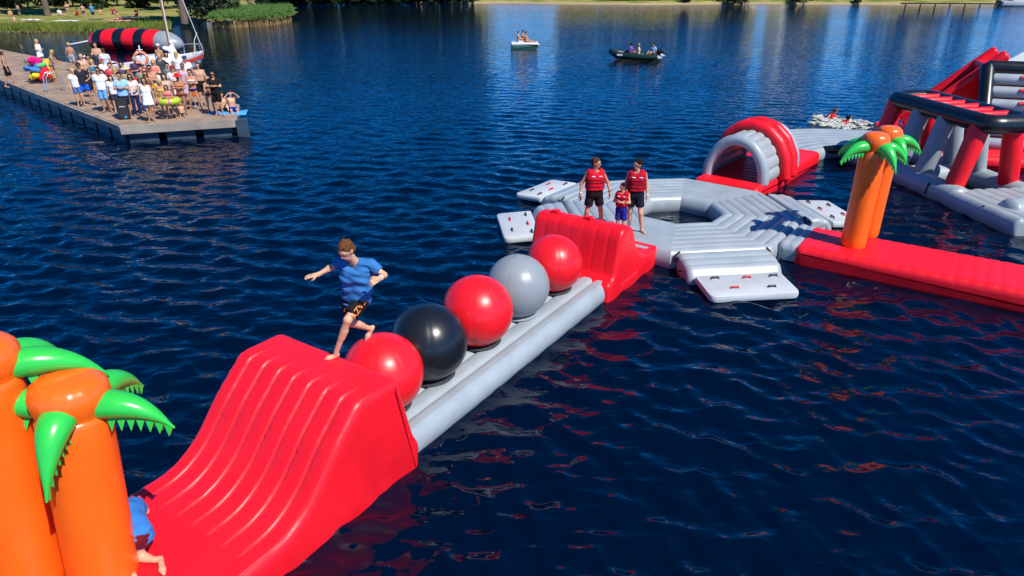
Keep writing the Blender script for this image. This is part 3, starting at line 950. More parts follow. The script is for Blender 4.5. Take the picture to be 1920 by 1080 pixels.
def cloth(rgb):
    if rgb not in CL:
        CL[rgb] = pmat('cloth_%02x%02x%02x' % rgb, lin(*rgb), 0.85, 0.2, bump=(0.5, 0.012, (14, 14, 8), 3), var=0.10, vscale=6)
    return CL[rgb]
EYE = pmat('eye_dark', (0.012, 0.010, 0.010, 1), 0.2)
LIP = pmat('lip', (0.30, 0.06, 0.05, 1), 0.5)

def torso_prims(J, g=0.0):
    k = J['k']; w = J['wide']
    p, wa, ch = J['pelvis'], J['waist'], J['chest']
    lat = unit(J['shL'] - J['shR']); hl = unit(J['hipL'] - J['hipR'])
    T = []
    for s in (-1, 1):
        T.append((p + hl * s * .055 * k * w - A3(0, 0, .01), wa + lat * s * .05 * k * w, (.108 * w + g) * k, (.098 * w + g) * k))
        T.append((wa + lat * s * .05 * k * w, ch + lat * s * .065 * k, (.098 * w + g) * k, (.112 * w + g) * k))
        T.append((ch + lat * s * .065 * k, ch + (J['neck'] - ch) * .55 + lat * s * .10 * k, (.112 * w + g) * k, (.072 + g) * k))
    return T

def figure(name, J, label, skin=0, hair='brown', wear=(), loc=(0, 0, 0), rz=0.0, res=0.03, hairstyle='short', group=None, fine=False, cat='person', tilt=None):
    e = empty(name, loc, rz, label, cat, group)
    if tilt is not None: e.rotation_euler = tilt
    k = J['k']
    fw = unit(J['fwd'])
    hu = unit(J['head'] - J['neck'])
    hu = unit(hu * 0.6 + A3(0, 0, .4)) if 'hup' not in J else unit(J['hup'])
    fw = unit(fw - hu * (fw @ hu))
    side = np.cross(hu, fw)
    hd = J['head']
    B = torso_prims(J)
    lat = unit(J['shL'] - J['shR'])
    # shoulders and neck
    B.append((J['shL'] - lat * .02 * k, J['shR'] + lat * .02 * k, .062 * k, .062 * k))
    B.append((J['neck'] - A3(0, 0, .03 * k), hd - hu * .05 * k, .058 * k, .052 * k))
    # head
    B += [(hd + hu * .035 * k - fw * .015 * k, hd + hu * .03 * k + fw * .012 * k, .088 * k, .083 * k),
          (hd + fw * .02 * k, hd - hu * .085 * k + fw * .05 * k, .068 * k, .036 * k)]
    for s in 'LR':
        B += [(J['sh' + s], J['el' + s], .050 * k, .040 * k), (J['el' + s], J['wr' + s], .041 * k, .027 * k)]
        th = .082 * k * (1 + (J['wide'] - 1) * .5)
        B += [(J['hip' + s], J['kn' + s], th, .054 * k), (J['kn' + s], J['an' + s], .053 * k, .034 * k)]
        cal = J['kn' + s] * .68 + J['an' + s] * .32
        shin = unit(J['an' + s] - J['kn' + s])
        toe = unit(J['to' + s] - J['an' + s])
        back = -(toe - shin * (toe @ shin))
        B.append((cal + unit(back) * .012 * k, cal * .7 + J['an' + s] * .3 + unit(back) * .008 * k, .050 * k, .040 * k))
        heel = J['an' + s] + shin * .035 * k + unit(back) * .03 * k
        ball = J['to' + s] * .75 + J['an' + s] * .25 + shin * .012 * k
        B += [(heel, ball, .032 * k, .034 * k), (ball, J['to' + s] + toe * .02 * k, .034 * k, .022 * k)]
        hdv = unit(J['ti' + s] - J['wr' + s])
        if not fine:
            B += [(J['wr' + s], J['wr' + s] + hdv * .085 * k, .030 * k, .034 * k), (J['wr' + s] + hdv * .08 * k, J['ti' + s], .030 * k, .016 * k)]
        else:
            B += [(J['wr' + s], J['wr' + s] + hdv * .06 * k, .028 * k, .032 * k)]
    subs = []
    if fine:
        B += [(hd + fw * .088 * k + hu * .012 * k, hd + fw * .108 * k - hu * .022 * k, .011 * k, .016 * k),
              (hd + fw * .075 * k + hu * .032 * k - side * .04 * k, hd + fw * .075 * k + hu * .032 * k + side * .04 * k, .016 * k, .016 * k),
              (hd + fw * .08 * k - hu * .058 * k - side * .015 * k, hd + fw * .08 * k - hu * .058 * k + side * .015 * k, .014 * k, .014 * k)]
        for s in (-1, 1):
            B.append((hd + side * s * .086 * k + hu * .012 * k - fw * .012 * k, hd + side * s * .083 * k - hu * .02 * k - fw * .005 * k, .018 * k, .012 * k))
    V, F = field(B, res, 0.03 * k)
    parts = [(V, F)]
    if fine:   # hands: palm and five fingers on a finer grid, same mesh
        for s in 'LR':
            w, t = J['wr' + s], J['ti' + s]
            hv = unit(t - w)
            fore = unit(w - J['el' + s])
            pn = J.get('palm' + s)
            pn = unit(pn) if pn is not None else unit(np.cross(hv, A3(0, 0, 1)) + 1e-3)
            pn = unit(pn - hv * (pn @ hv))
            ac = np.cross(hv, pn)
            curl = J.get('curl' + s, 0.35)
            thumb = J.get('thumb' + s, 1)
            Hn = [(w - fore * .03 * k, w + hv * .01 * k, .027 * k, .026 * k)]
            for q in (-1.5, -.5, .5, 1.5):
                Hn.append((w + hv * .012 * k + ac * q * .010 * k, w + hv * .085 * k + ac * q * .019 * k, .019 * k, .0135 * k))
            for q, L in ((-1.5, .062), (-.5, .074), (.5, .078), (1.5, .070)):
                b0 = w + hv * .088 * k + ac * q * .020 * k
                d1 = unit(hv + pn * curl * .6 + ac * q * .06)
                b1 = b0 + d1 * L * .55 * k
                d2 = unit(hv + pn * curl * 2.2)
                Hn += [(b0, b1, .0105 * k, .0095 * k), (b1, b1 + d2 * L * .55 * k, .0095 * k, .0075 * k)]
            tb = w + hv * .03 * k + ac * thumb * .028 * k
            tm = tb + unit(hv * .7 + ac * thumb * .75 + pn * .35) * .045 * k
            Hn += [(tb, tm, .015 * k, .012 * k), (tm, tm + unit(hv + pn * .5 + ac * thumb * .15) * .034 * k, .0115 * k, .009 * k)]
            parts.append(field(Hn, 0.0065 * k, 0.008 * k, pad=0.02))
    n = 0; VV, FF = [], []
    for v, f in parts:
        VV.append(v); FF.append(f + n); n += len(v)
    vf(np.concatenate(VV), np.concatenate(FF), 'body', SKINS[skin], e)
    if fine:
        for s in (-1, 1):
            c = hd + fw * .083 * k + hu * .012 * k + side * s * .034 * k
            V, F = field([(c - side * .007 * k, c + side * .007 * k, .0095 * k, .0095 * k)], 0.004 * k, 0.01, pad=0.012)
            vf(V, F, 'eye', EYE, e)
            c = c + hu * .021 * k + fw * .008 * k
            V, F = field([(c - side * .014 * k, c + side * .014 * k, .0055 * k, .0055 * k)], 0.004 * k, 0.01, pad=0.012)
            vf(V, F, 'eyebrow', HAIRS[hair or 'brown'], e)
        c = hd + fw * .092 * k - hu * .052 * k
        V, F = field([(c - side * .02 * k, c + side * .02 * k, .0065 * k, .0065 * k)], 0.004 * k, 0.01, pad=0.012)
        vf(V, F, 'mouth', LIP, e)
    # hair
    rh = max(res * 0.75, 0.008) if not fine else 0.009
    if hair:
        c = hd + hu * .045 * k - fw * .022 * k
        hp = [(c, c + fw * .02 * k, .098 * k, .094 * k), (c - fw * .02 * k - hu * .05 * k, c, .085 * k, .09 * k)]
        cuts = [(hd + fw * .055 * k + hu * .055 * k, -fw * .75 + hu * .66)]
        if hairstyle == 'short':
            nz = (lambda X: 0.012 * np.sin(X[..., 0] * 130 + 2 + 2 * np.sin(X[..., 2] * 60)) * np.sin(X[..., 1] * 120 + X[..., 2] * 40) * np.sin(X[..., 2] * 125 + X[..., 0] * 30)) if fine else None
            cuts.append((hd - hu * .05 * k, hu - fw * .1))
            if fine:
                rs = np.random.RandomState(int(abs(hd[0]) * 1000) % 997)
                for _ in range(150):
                    q = rs.randn(3); q /= np.linalg.norm(q)
                    if q @ hu < -0.15 or (q @ fw > 0.45 and q @ hu < 0.55): continue
                    b0 = c + q * (.086 + .008 * rs.rand()) * k
                    hp.append((b0, b0 + (q * .006 + rs.randn(3) * .010) * k, .013 * k, .009 * k))
                V, F = field(hp, .0075, 0.006, cuts)
            else:
                V, F = field(hp, rh, 0.03, cuts, noise=nz)
        else:
            hp += [(c - fw * .03 * k, J['neck'] - fw * .075 * k - A3(0, 0, .10 * k), .095 * k, .06 * k)]
            for s in (-1, 1): hp.append((c + side * s * .05 * k, J['neck'] + side * s * .085 * k - fw * .03 * k - A3(0, 0, .04 * k), .06 * k, .035 * k))
            cuts = [(hd + fw * .06 * k, -fw)]
            V, F = field(hp, rh, 0.03, cuts, subs=[(hd + fw * .10 * k + hu * .02 * k, hd + fw * .11 * k - hu * .09 * k, .075 * k, .06 * k)])
        vf(V, F, 'hair', HAIRS[hair], e)
    # clothes
    up = unit(J['chest'] - J['pelvis'])
    wr = lambda amp: (lambda X: amp * (np.sin(X[..., 0] * 17 + X[..., 2] * 38 + X[..., 1] * 9 + 2.2 * np.sin(X[..., 0] * 11 - X[..., 2] * 7)) + 0.5 * np.sin(X[..., 2] * 61 + X[..., 0] * 23 + 3 * np.sin(X[..., 2] * 9))))
    rc = res if not fine else max(0.012, res)
    tf = -np.cross(up, lat)
    for it in wear:
        kind, rgb = it[0], it[1]
        m = cloth(rgb) if isinstance(rgb, tuple) else rgb
        ex = it[2] if len(it) > 2 else None
        if kind in ('tshirt', 'top', 'dress', 'vest', 'shirt'):
            g = dict(tshirt=.030, shirt=.026, top=.016, dress=.020, vest=.05)[kind]
            T = torso_prims(J, g)
            sub = [(J['neck'] + fw * .03 * k, hd, (.070 if kind != 'vest' else .085) * k, .09 * k)]
            hem = J['pelvis'] - up * (J.get('hem', .06) if kind in ('tshirt', 'shirt') else -.04) * k
            if kind == 'vest': hem = J['waist'] - up * .05 * k
            if kind == 'top': hem = J['waist'] + up * (ex if ex is not None else 0) * k
            cuts = [(hem, up)]
            if kind in ('tshirt', 'shirt', 'top'):
                if kind != 'top': T.append((J['shL'] - lat * .02 * k, J['shR'] + lat * .02 * k, .080 * k, .080 * k))
                V1 = None
            if kind == 'vest':
                T.append((J['shL'] - lat * .06 * k, J['shR'] + lat * .06 * k, .085 * k, .085 * k))
                for s in 'LR': sub.append((J['sh' + s] + lat * (.03 if s == 'L' else -.03) * k - up * .06 * k, J['el' + s], .075 * k, .07 * k))
            if kind == 'dress':
                L = ex if ex else .42
                kn = (J['knL'] + J['knR']) / 2
                mid = J['pelvis'] + unit(kn - J['pelvis']) * L * k
                dn = unit(kn - J['pelvis'])
                T += [(J['pelvis'] - lat * .06 * k, mid - lat * .08 * k, .125 * k, .16 * k), (J['pelvis'] + lat * .06 * k, mid + lat * .08 * k, .125 * k, .16 * k)]
                cuts = [(mid, -dn)]
            V, F = field(T, rc, 0.05 * k, cuts, noise=wr((.008 if kind != 'vest' else .003) if fine else .002), subs=sub)
            nm = {'tshirt': 'tshirt', 'shirt': 'shirt', 'top': 'top', 'dress': 'dress', 'vest': 'life_vest'}[kind]
            o = vf(V, F, nm, m, e)
            if kind in ('tshirt', 'shirt'):
                for s in 'LR':
                    fr = .62 if kind == 'tshirt' else .97
                    a, b = J['sh' + s], J['el' + s]
                    end = a + (b - a) * fr
                    d = unit(b - a)
                    V, F = field([(a, end + d * .06 * k, .076 * k, .068 * k)], rc, 0.02, [(end, -d)], noise=wr(.003 if fine else 0))
                    vf(V, F, 'sleeve', m, o)
            if kind == 'vest':
                for zz in (.02, .11, .20):
                    c = J['waist'] + up * zz * k
                    V, F = field(torso_prims(J, g + .007), rc * .8, 0.05 * k, [(c, up), (c + up * .028 * k, -up)], subs=sub)
                    vf(V, F, 'strap', cloth((52, 18, 26)), o)
                for s in (-1, 1):
                    c = J['chest'] + lat * s * .085 * k + tf * .172 * k + up * .07 * k
                    V, F = field([(c - lat * .025 * k, c + lat * .025 * k, .022 * k, .022 * k)], .012, 0.01, [(c + up * .012, -up), (c - up * .012, up)])
                    vf(V, F, 'label_patch', cloth((225, 215, 215)), o)
                c0 = J['waist'] - up * .04 * k + tf * .155 * k; c1 = J['chest'] + up * .07 * k + tf * .160 * k
                V, F = field([(c0, c1, .014 * k, .014 * k)], .01, .01)
                vf(V, F, 'zip', cloth((25, 15, 20)), o)
        elif kind in ('shorts', 'trousers', 'briefs'):
            fr = ex if ex is not None else dict(shorts=.72, trousers=1.0, briefs=.10)[kind]
            g = dict(shorts=.026, trousers=.018, briefs=.010)[kind]
            hl = unit(J['hipL'] - J['hipR'])
            T = [t for t in torso_prims(J, g)[0::3]]
            o = None
            cuts = [(J.get('belt', J['waist'] - up * .035 * k), -up)]
            LEG = []
            for s in 'LR':
                a, b = J['hip' + s], J['kn' + s]
                d = unit(b - a)
                th = .082 * k * (1 + (J['wide'] - 1) * .5)
                if kind == 'briefs':
                    T.append((a, a + d * .03 * k, th + g * k, th + g * k))
                else:
                    end = a + (b - a) * min(fr, 1.0)
                    LEG.append((s, a, end, d, th))
            if kind == 'briefs': cuts.append((J['pelvis'] - up * .09 * k, up)); cuts[0] = (J['pelvis'] + up * .03 * k, -up)
            V, F = field(T, rc, 0.04 * k, cuts + ([(J['pelvis'] - up * J.get('seat', .11) * k, up)] if kind != 'briefs' else []))
            o = vf(V, F, {'shorts': 'shorts', 'trousers': 'trousers', 'briefs': 'swim_briefs'}[kind], m, e)
            for (s, a, end, d, th) in LEG:
                PR = [(a, end + d * .08 * k, th + g * 1.0 * k, (.054 + (.082 - .054) * (1 - min(fr, 1))) * k + (g + .012) * k)]
                ct = [(end, -d)]
                if kind == 'trousers':
                    PR = [(a, J['kn' + s], th + g * k, .072 * k), (J['kn' + s], J['an' + s], .072 * k, .058 * k)]
                    ct = [(J['an' + s] + A3(0, 0, .0), unit(J['kn' + s] - J['an' + s]))]
                V, F = field(PR, rc, 0.03, ct, noise=wr(.003 if fine else 0))
                vf(V, F, 'leg_cloth', m, o)
        elif kind == 'band':   # bikini top
            c = J['chest'] - up * .01 * k
            V, F = field(torso_prims(J, .012), rc, 0.05 * k, [(c - up * .045 * k, up), (c + up * .045 * k, -up)])
            vf(V, F, 'bikini_top', m, e)
        elif kind == 'cap':
            c = hd + hu * .05 * k - fw * .015 * k
            V, F = field([(c, c + fw * .015 * k, .108 * k, .104 * k), (c + fw * .10 * k, c + fw * .16 * k, .05 * k, .04 * k)], rc * .75, 0.02, [(hd + hu * .045 * k, hu)],
                         subs=[(c + fw * .11 * k + hu * .055 * k, c + fw * .20 * k + hu * .05 * k, .045 * k, .04 * k)])
            vf(V, F, 'cap', m, e)
        elif kind == 'hat':
            me = MB().lathe([(0.01, .13), (.07, .13), (.098, .09), (.10, .03), (.19, .012), (.20, .0), (.10, .005), (0.01, .02)], 20)
            o = me.build('hat', m, e)
            o.scale = (k, k, k)
            o.location = Vector(hd + hu * .045 * k)
            o.rotation_euler = Vector(hu).to_track_quat('Z', 'Y').to_euler()
        elif kind == 'shades':
            c = hd + fw * .09 * k + hu * .016 * k
            V, F = field([(c - side * .05 * k, c - side * .016 * k, .02 * k, .02 * k), (c + side * .016 * k, c + side * .05 * k, .02 * k, .02 * k)], max(.012, rc * .5), 0.01)
            vf(V, F, 'sunglasses', EYE, e)
        elif kind == 'band_wrist':
            s = ex
            w = J['wr' + s]; d = unit(J['el' + s] - w)
            V, F = field([(w + d * .012 * k, w + d * .05 * k, .036 * k, .037 * k)], .009, .01, [(w + d * .02 * k, d), (w + d * .045 * k, -d)])
            vf(V, F, 'wristband', m, e)
        elif kind == 'shoes':
            for s in 'LR':
                sh = unit(J['an' + s] - J['kn' + s])
                V, F = field([(J['an' + s] + sh * .03 * k, J['to' + s] + sh * .0, .045 * k, .04 * k)], rc, .02)
                vf(V, F, 'shoe', m, e)
    return e

# ---- the runner: joints from where they appear, each at its own depth
def jq(u, v, Y): return np.array(Q(u, v, Y))
def runner():
    J = {}
    yb = 8.22
    J['head'] = jq(650, 470, yb - .10)
    J['neck'] = jq(666, 490, yb + .02)
    J['chest'] = jq(668, 512, yb + .05)
    J['waist'] = jq(670, 540, yb + .07)
    J['pelvis'] = jq(668, 560, yb + .10)
    J['shR'] = jq(641, 490, yb + .10); J['shL'] = jq(696, 496, yb - .02)
    J['elR'] = jq(618, 503, yb + .06); J['wrR'] = jq(596, 515, yb - .02); J['tiR'] = jq(570, 520, yb - .08)
    J['elL'] = jq(720, 516, yb - .06); J['wrL'] = jq(712, 522, yb - .24); J['tiL'] = jq(700, 528, yb - .33)
    J['hipR'] = jq(655, 562, yb + .14); J['hipL'] = jq(678, 562, yb + .04)
    J['knL'] = jq(652, 600, yb - .22); J['anL'] = jq(630, 661, yb - .20); J['toL'] = jq(612, 674, yb - .24)
    J['knR'] = jq(661, 606, yb + .10); J['anR'] = jq(694, 616, yb + .34); J['toR'] = jq(687, 634, yb + .30)
    J['k'] = 1.0; J['wide'] = 1.12
    J['fwd'] = A3(-.50, -.72, -.75); J['hup'] = A3(-.30, -.35, .85)
    J['palmR'] = A3(.1, .2, -1); J['palmL'] = A3(-.3, .5, -.6); J['curlR'] = .15; J['curlL'] = .9; J['thumbL'] = -1; J['thumbR'] = 1
    o = figure('person', J, 'runner in blue t-shirt and black shorts stepping off the red ball onto the ramp', 2, 'ginger',
               (('tshirt', (52, 112, 172)), ('shorts', (22, 22, 28), .74), ('band_wrist', (235, 235, 235), 'L')), res=0.0135, fine=True, group=None)
    # orange lettering on the shorts leg
    a, b = J['hipL'], J['knL']
    ORG = pmat('orange_print', (0.85, 0.22, 0.02, 1), 0.7)
    d = unit(b - a)
    out = unit(A3(.42, -.86, .30) - d * (A3(.42, -.86, .30) @ d))
    sd_ = np.cross(d, out)
    cur = bpy.data.curves.new('shorts_lettering', 'FONT')
    cur.body = 'EAZY'
    cur.size = 0.115
    cur.extrude = 0.002
    cur.align_x = 'CENTER'; cur.align_y = 'CENTER'
    to = bpy.data.objects.new('shorts_lettering', cur)
    COL.objects.link(to)
    dg = bpy.context.evaluated_depsgraph_get()
    me = bpy.data.meshes.new_from_object(to.evaluated_get(dg))
    bpy.data.objects.remove(to)
    M = np.stack([d, -sd_, out], 1)
    c = a * .50 + b * .50 + out * .118
    bm = bmesh.new(); bm.from_mesh(me)
    bmesh.ops.subdivide_edges(bm, edges=[e_ for e_ in bm.edges if e_.calc_length() > .02], cuts=2)
    for q in bm.verts:
        x, y, z = q.co
        r = .112
        ang = y / r
        w = c + d * x + np.cross(d, out) * (-math.sin(ang) * r) + out * ((math.cos(ang) - 1) * r + z)
        q.co = Vector(w)
    bm.to_mesh(me); bm.free()
    link('shorts_lettering', me, ORG, o, 0)
    V, F = field([(J['hipR'] + A3(-.02, -.10, -.03), J['hipR'] * .65 + J['knR'] * .35 + A3(-.06, -.09, 0), .012, .012)], .008, .01)
    vf(V, F, 'side_stripe', ORG, o)
runner()

def trio():
    g = 'people waiting on the octagon'
    z = 0.42
    J = stand(1.80, 'down', 'apart', wide=1.14); J['fwd'] = A3(.85, -.5, -.15)
    J['elR'] += A3(-.06, .02, .02); J['wrR'] += A3(-.08, 0, .03); J['tiR'] += A3(-.07, 0, .03)
    J['elL'] += A3(.07, .02, .02); J['wrL'] += A3(.10, -.02, .04); J['tiL'] += A3(.10, -.02, .04)
    p = P(1118, 296, z + 1.80)
    figure('person', J, 'man in red life vest and black shorts, left of the two men on the platform', 1, 'brown', (('vest', (196, 12, 40)), ('shorts', (20, 18, 22), .66), ('band_wrist', (230, 225, 225), 'R'), ('band_wrist', (20, 20, 20), 'L')), (p.x, p.y, z), R(8), 0.017, group=g, fine=True)
    J = stand(1.80, 'down', 'contra', wide=1.1); J['fwd'] = A3(-.9, -.45, -.1)
    J['knL'] += A3(.02, -.03, 0); J['anL'] += A3(.04, 0, 0); J['toL'] += A3(.04, 0, 0)
    p = P(1197, 298, z + 1.80)
    figure('person', J, 'man in red life vest and navy shorts, right of the two men on the platform', 0, 'dark', (('vest', (170, 8, 40)), ('shorts', (16, 20, 34), .66), ('band_wrist', (235, 235, 235), 'L')), (p.x, p.y, z), R(-6), 0.017, group=g, fine=True)
    J = stand(1.32, 'crossed', 'stand'); J['fwd'] = A3(-.75, -.6, -.2)
    p = P(1169, 343, z + 1.32)
    figure('person', J, 'boy in red life vest with folded arms in front of the two men', 0, 'dark', (('vest', (180, 8, 30)), ('shorts', (30, 40, 130), .8)), (p.x, p.y, z), R(-20), 0.016, group=g, fine=True)
trio()

def crawler():
    J = stand(1.7, 'down', 'stand')
    c = np.array(P(254, 1022, 0.60))
    D = np.array(P(200, 945, 0.6)) - np.array(P(246, 1030, 0.6)); D = unit(D)           # heading, up the course behind the palm
    S = A3(-D[1], D[0], 0)
    J['pelvis'] = c + A3(0, 0, .12)
    J['waist'] = J['pelvis'] + D * .15 + A3(0, 0, .03); J['chest'] = J['pelvis'] + D * .38 + A3(0, 0, .02); J['neck'] = J['pelvis'] + D * .56 + A3(0, 0, .02); J['head'] = J['neck'] + D * .16 + A3(0, 0, .03)
    for s, n in ((1, 'L'), (-1, 'R')):
        J['sh' + n] = J['chest'] + D * .10 + S * s * .18; J['el' + n] = J['sh' + n] + D * .12 + S * s * .08 - A3(0, 0, .24); J['wr' + n] = J['el' + n] + D * .2 - A3(0, 0, .06); J['ti' + n] = J['wr' + n] + D * .16
        J['hip' + n] = J['pelvis'] + S * s * .09; J['kn' + n] = J['hip' + n] + D * .12 - A3(0, 0, .30) + S * s * .04
        J['an' + n] = J['kn' + n] - D * .40 + A3(0, 0, .03); J['to' + n] = J['an' + n] - D * .06 - A3(0, 0, .05) - D * .09
    J['knR'] = np.array(P(258, 1044, 0.46)); J['anR'] = np.array(P(292, 1050, 0.45)); J['toR'] = np.array(P(306, 1074, 0.45))
    J['fwd'] = D; J['hup'] = A3(0, 0, 1); J['k'] = 1.0; J['wide'] = 1.1; J['seat'] = .35; J['hem'] = .135; J['belt'] = J['pelvis'] - D * .10
    figure('person', J, 'crouching person in blue shirt mostly hidden behind the orange palm', 2, 'brown', (('tshirt', (52, 118, 190)), ('shorts', (96, 10, 26), .5)), res=0.015, fine=True)
crawler()
#@@PART3
# ------------------------------------------------------------------ the pier
WOOD = pmat('weathered_deck', (0.30, 0.215, 0.155, 1), 0.8, 0.2, 0, (0.6, 0.02, (1.2, 14, 4), 4), 0.28, 1.3)
BEAM = pmat('grey_beam', (0.30, 0.26, 0.22, 1), 0.8, 0.2, 0, (0.6, 0.02, (2, 8, 8), 4), 0.3, 1.1)
PONT = pmat('dark_pontoon', (0.030, 0.055, 0.085, 1), 0.5, 0.4, 0, (0.4, 0.02, (3, 3, 1), 3), 0.3, 1.5)
STEEL = pmat('galvanised_steel', (0.55, 0.57, 0.58, 1), 0.35, 0.5, metal=0.7, var=0.1)
WHITEP = pmat('white_paint', (0.70, 0.70, 0.68, 1), 0.35, 0.5, 0.2, var=0.04)
PZ = 0.70
PA, PB, PC, PD, PE_, PF = Vector((-15.09, 26.88, 0)), Vector((-11.25, 28.2, 0)), Vector((-12.3, 31.4, 0)), Vector((-28.06, 45.76, 0)), Vector((-47.0, 61.0, 0)), Vector((-45.5, 55.7, 0))
def pier():
    e = empty('pier', (0, 0, 0), 0, 'weathered wooden floating pier crowded with spectators', 'pier')
    N = 12
    front = lambda t: PA.lerp(PF, t)
    def back(t):
        L1 = (PD - PC).length; L2 = (PE_ - PD).length
        x = t * (L1 + L2)
        return PC.lerp(PD, x / L1) if x < L1 else PD.lerp(PE_, (x - L1) / L2)
    def slab(name, poly, z0, z1, mat):
        n = len(poly)
        v = [(p.x, p.y, z0) for p in poly] + [(p.x, p.y, z1) for p in poly]
        f = [tuple(range(n))[::-1], tuple(range(n, 2 * n))] + [(i, (i + 1) % n, (i + 1) % n + n, i + n) for i in range(n)]
        return mk(name, v, f, mat, e, 0)
    g = 0.0012
    for i in range(N):
        t0, t1 = i / N + (g if i else 0), (i + 1) / N - g
        if i == 0: poly = [PA, PB, PC, back(t1), front(t1)]
        else: poly = [front(t0), back(t0), back(t1), front(t1)]
        slab('deck_section', poly, PZ - 0.12, PZ + (0.006 if i % 2 else 0.0), WOOD)
    # edge beams, 3 mm proud of the deck sections
    def beam(a, b, w, z0, z1, mat, name='edge_beam'):
        d = (b - a).normalized(); nrm = Vector((d.y, -d.x, 0))
        slab(name, [a + nrm * 0.003, a + nrm * w, b + nrm * w, b + nrm * 0.003], z0, z1, mat)
    dAB = (PB - PA).normalized()
    beam(PA - dAB * 0.05, PB + dAB * 0.05, 0.16, PZ - 0.32, PZ - 0.015, BEAM)
    beam(PB, PC, 0.14, PZ - 0.32, PZ - 0.02, BEAM)
    beam(PF, PA, 0.10, PZ - 0.24, PZ - 0.02, BEAM)
    beam(PD, PE_, 0.10, PZ - 0.24, PZ - 0.02, BEAM)
    beam(PC, PD, 0.10, PZ - 0.24, PZ - 0.02, BEAM)
    # pontoon blocks under the edges
    L = (PF - PA).length
    d = (PF - PA).normalized(); nrm = Vector((-d.y, d.x, 0))
    if nrm.y < 0: nrm = -nrm
    k = 0
    x = 0.15
    while x < L:
        a, b = PA + d * x, PA + d * min(x + 1.35, L)
        slab('pontoon', [a + nrm * 0.06, a + nrm * 1.1, b + nrm * 1.1, b + nrm * 0.06] if k % 1 == 0 else [], -0.4, PZ - 0.26, PONT)
        x += 1.62
        k += 1
    n2 = Vector((-dAB.y, dAB.x, 0))
    for q in range(3):
        a, b = PA + dAB * (0.15 + q * 1.35), PA + dAB * (1.2 + q * 1.35)
        slab('pontoon', [a + n2 * 0.05, b + n2 * 0.05, b + n2 * 0.9, a + n2 * 0.9], -0.4, PZ - 0.34, PONT)
    # core float under the deck keeps daylight out
    slab('core_float', [PA + nrm * 1.3 + d * 0.4, PB + Vector((-.8, .5, 0)), PC + Vector((-.6, -.3, 0)), PD + Vector((.2, -.6, 0)), PE_, PF + nrm], -0.4, PZ - 0.2, PONT)
    # corner fender post at the right end
    slab('fender', [PB + Vector((0.12, -0.12, 0)), PB + Vector((0.55, 0.02, 0)), PB + Vector((0.42, 0.42, 0)), PB + Vector((0.0, 0.28, 0))], -0.4, PZ - 0.06, PONT)
    return d, nrm
pd, pn_ = pier()

def pier_ladder():
    b = P(99, 172, PZ); d = pd
    e = empty('pier_ladder', (b.x, b.y, 0), math.atan2(d.y, d.x), 'steel swim ladder with curved handrails on the near pier edge', 'ladder')
    # local x along pier edge (away), local y: left of it; water side is +y? choose the side facing the camera
    ny = 1 if Vector((-d.y, d.x, 0)).y < 0 else -1
    for x in (-0.24, 0.24):
        pts = [(x, ny * 0.30, -0.5), (x, ny * 0.24, PZ + 0.25), (x, ny * 0.18, PZ + 0.7), (x, ny * 0.05, PZ + 0.88), (x, ny * -0.2, PZ + 0.9), (x, ny * -0.42, PZ + 0.75), (x, ny * -0.5, PZ + 0.4), (x, ny * -0.5, PZ)]
        MB().tube(pts, 0.028, 8).build('handrail', STEEL, e, 60)
    for z in (-0.2, 0.1, 0.4, 0.68):
        MB().box(-0.24, 0.24, ny * 0.27 - 0.06, ny * 0.27 + 0.06, z - 0.02, z + 0.02).build('tread', STEEL, e)
pier_ladder()
def far_ladder():
    b = P(217, 150, PZ)
    e = empty('pier_ladder', (b.x, b.y, 0), R(130), 'steel ladder handrails at the far pier edge behind the crowd', 'ladder')
    for x in (-0.24, 0.24):
        MB().tube([(x, 0.3, PZ - 0.6), (x, 0.26, PZ + 0.6), (x, 0.05, PZ + 0.95), (x, -0.25, PZ + 0.9), (x, -0.45, PZ + 0.5), (x, -0.45, PZ)], 0.03, 8).build('handrail', STEEL, e, 60)
    MB().box(-0.24, 0.24, 0.2, 0.32, 0.3, 0.34).build('tread', STEEL, e)
far_ladder()

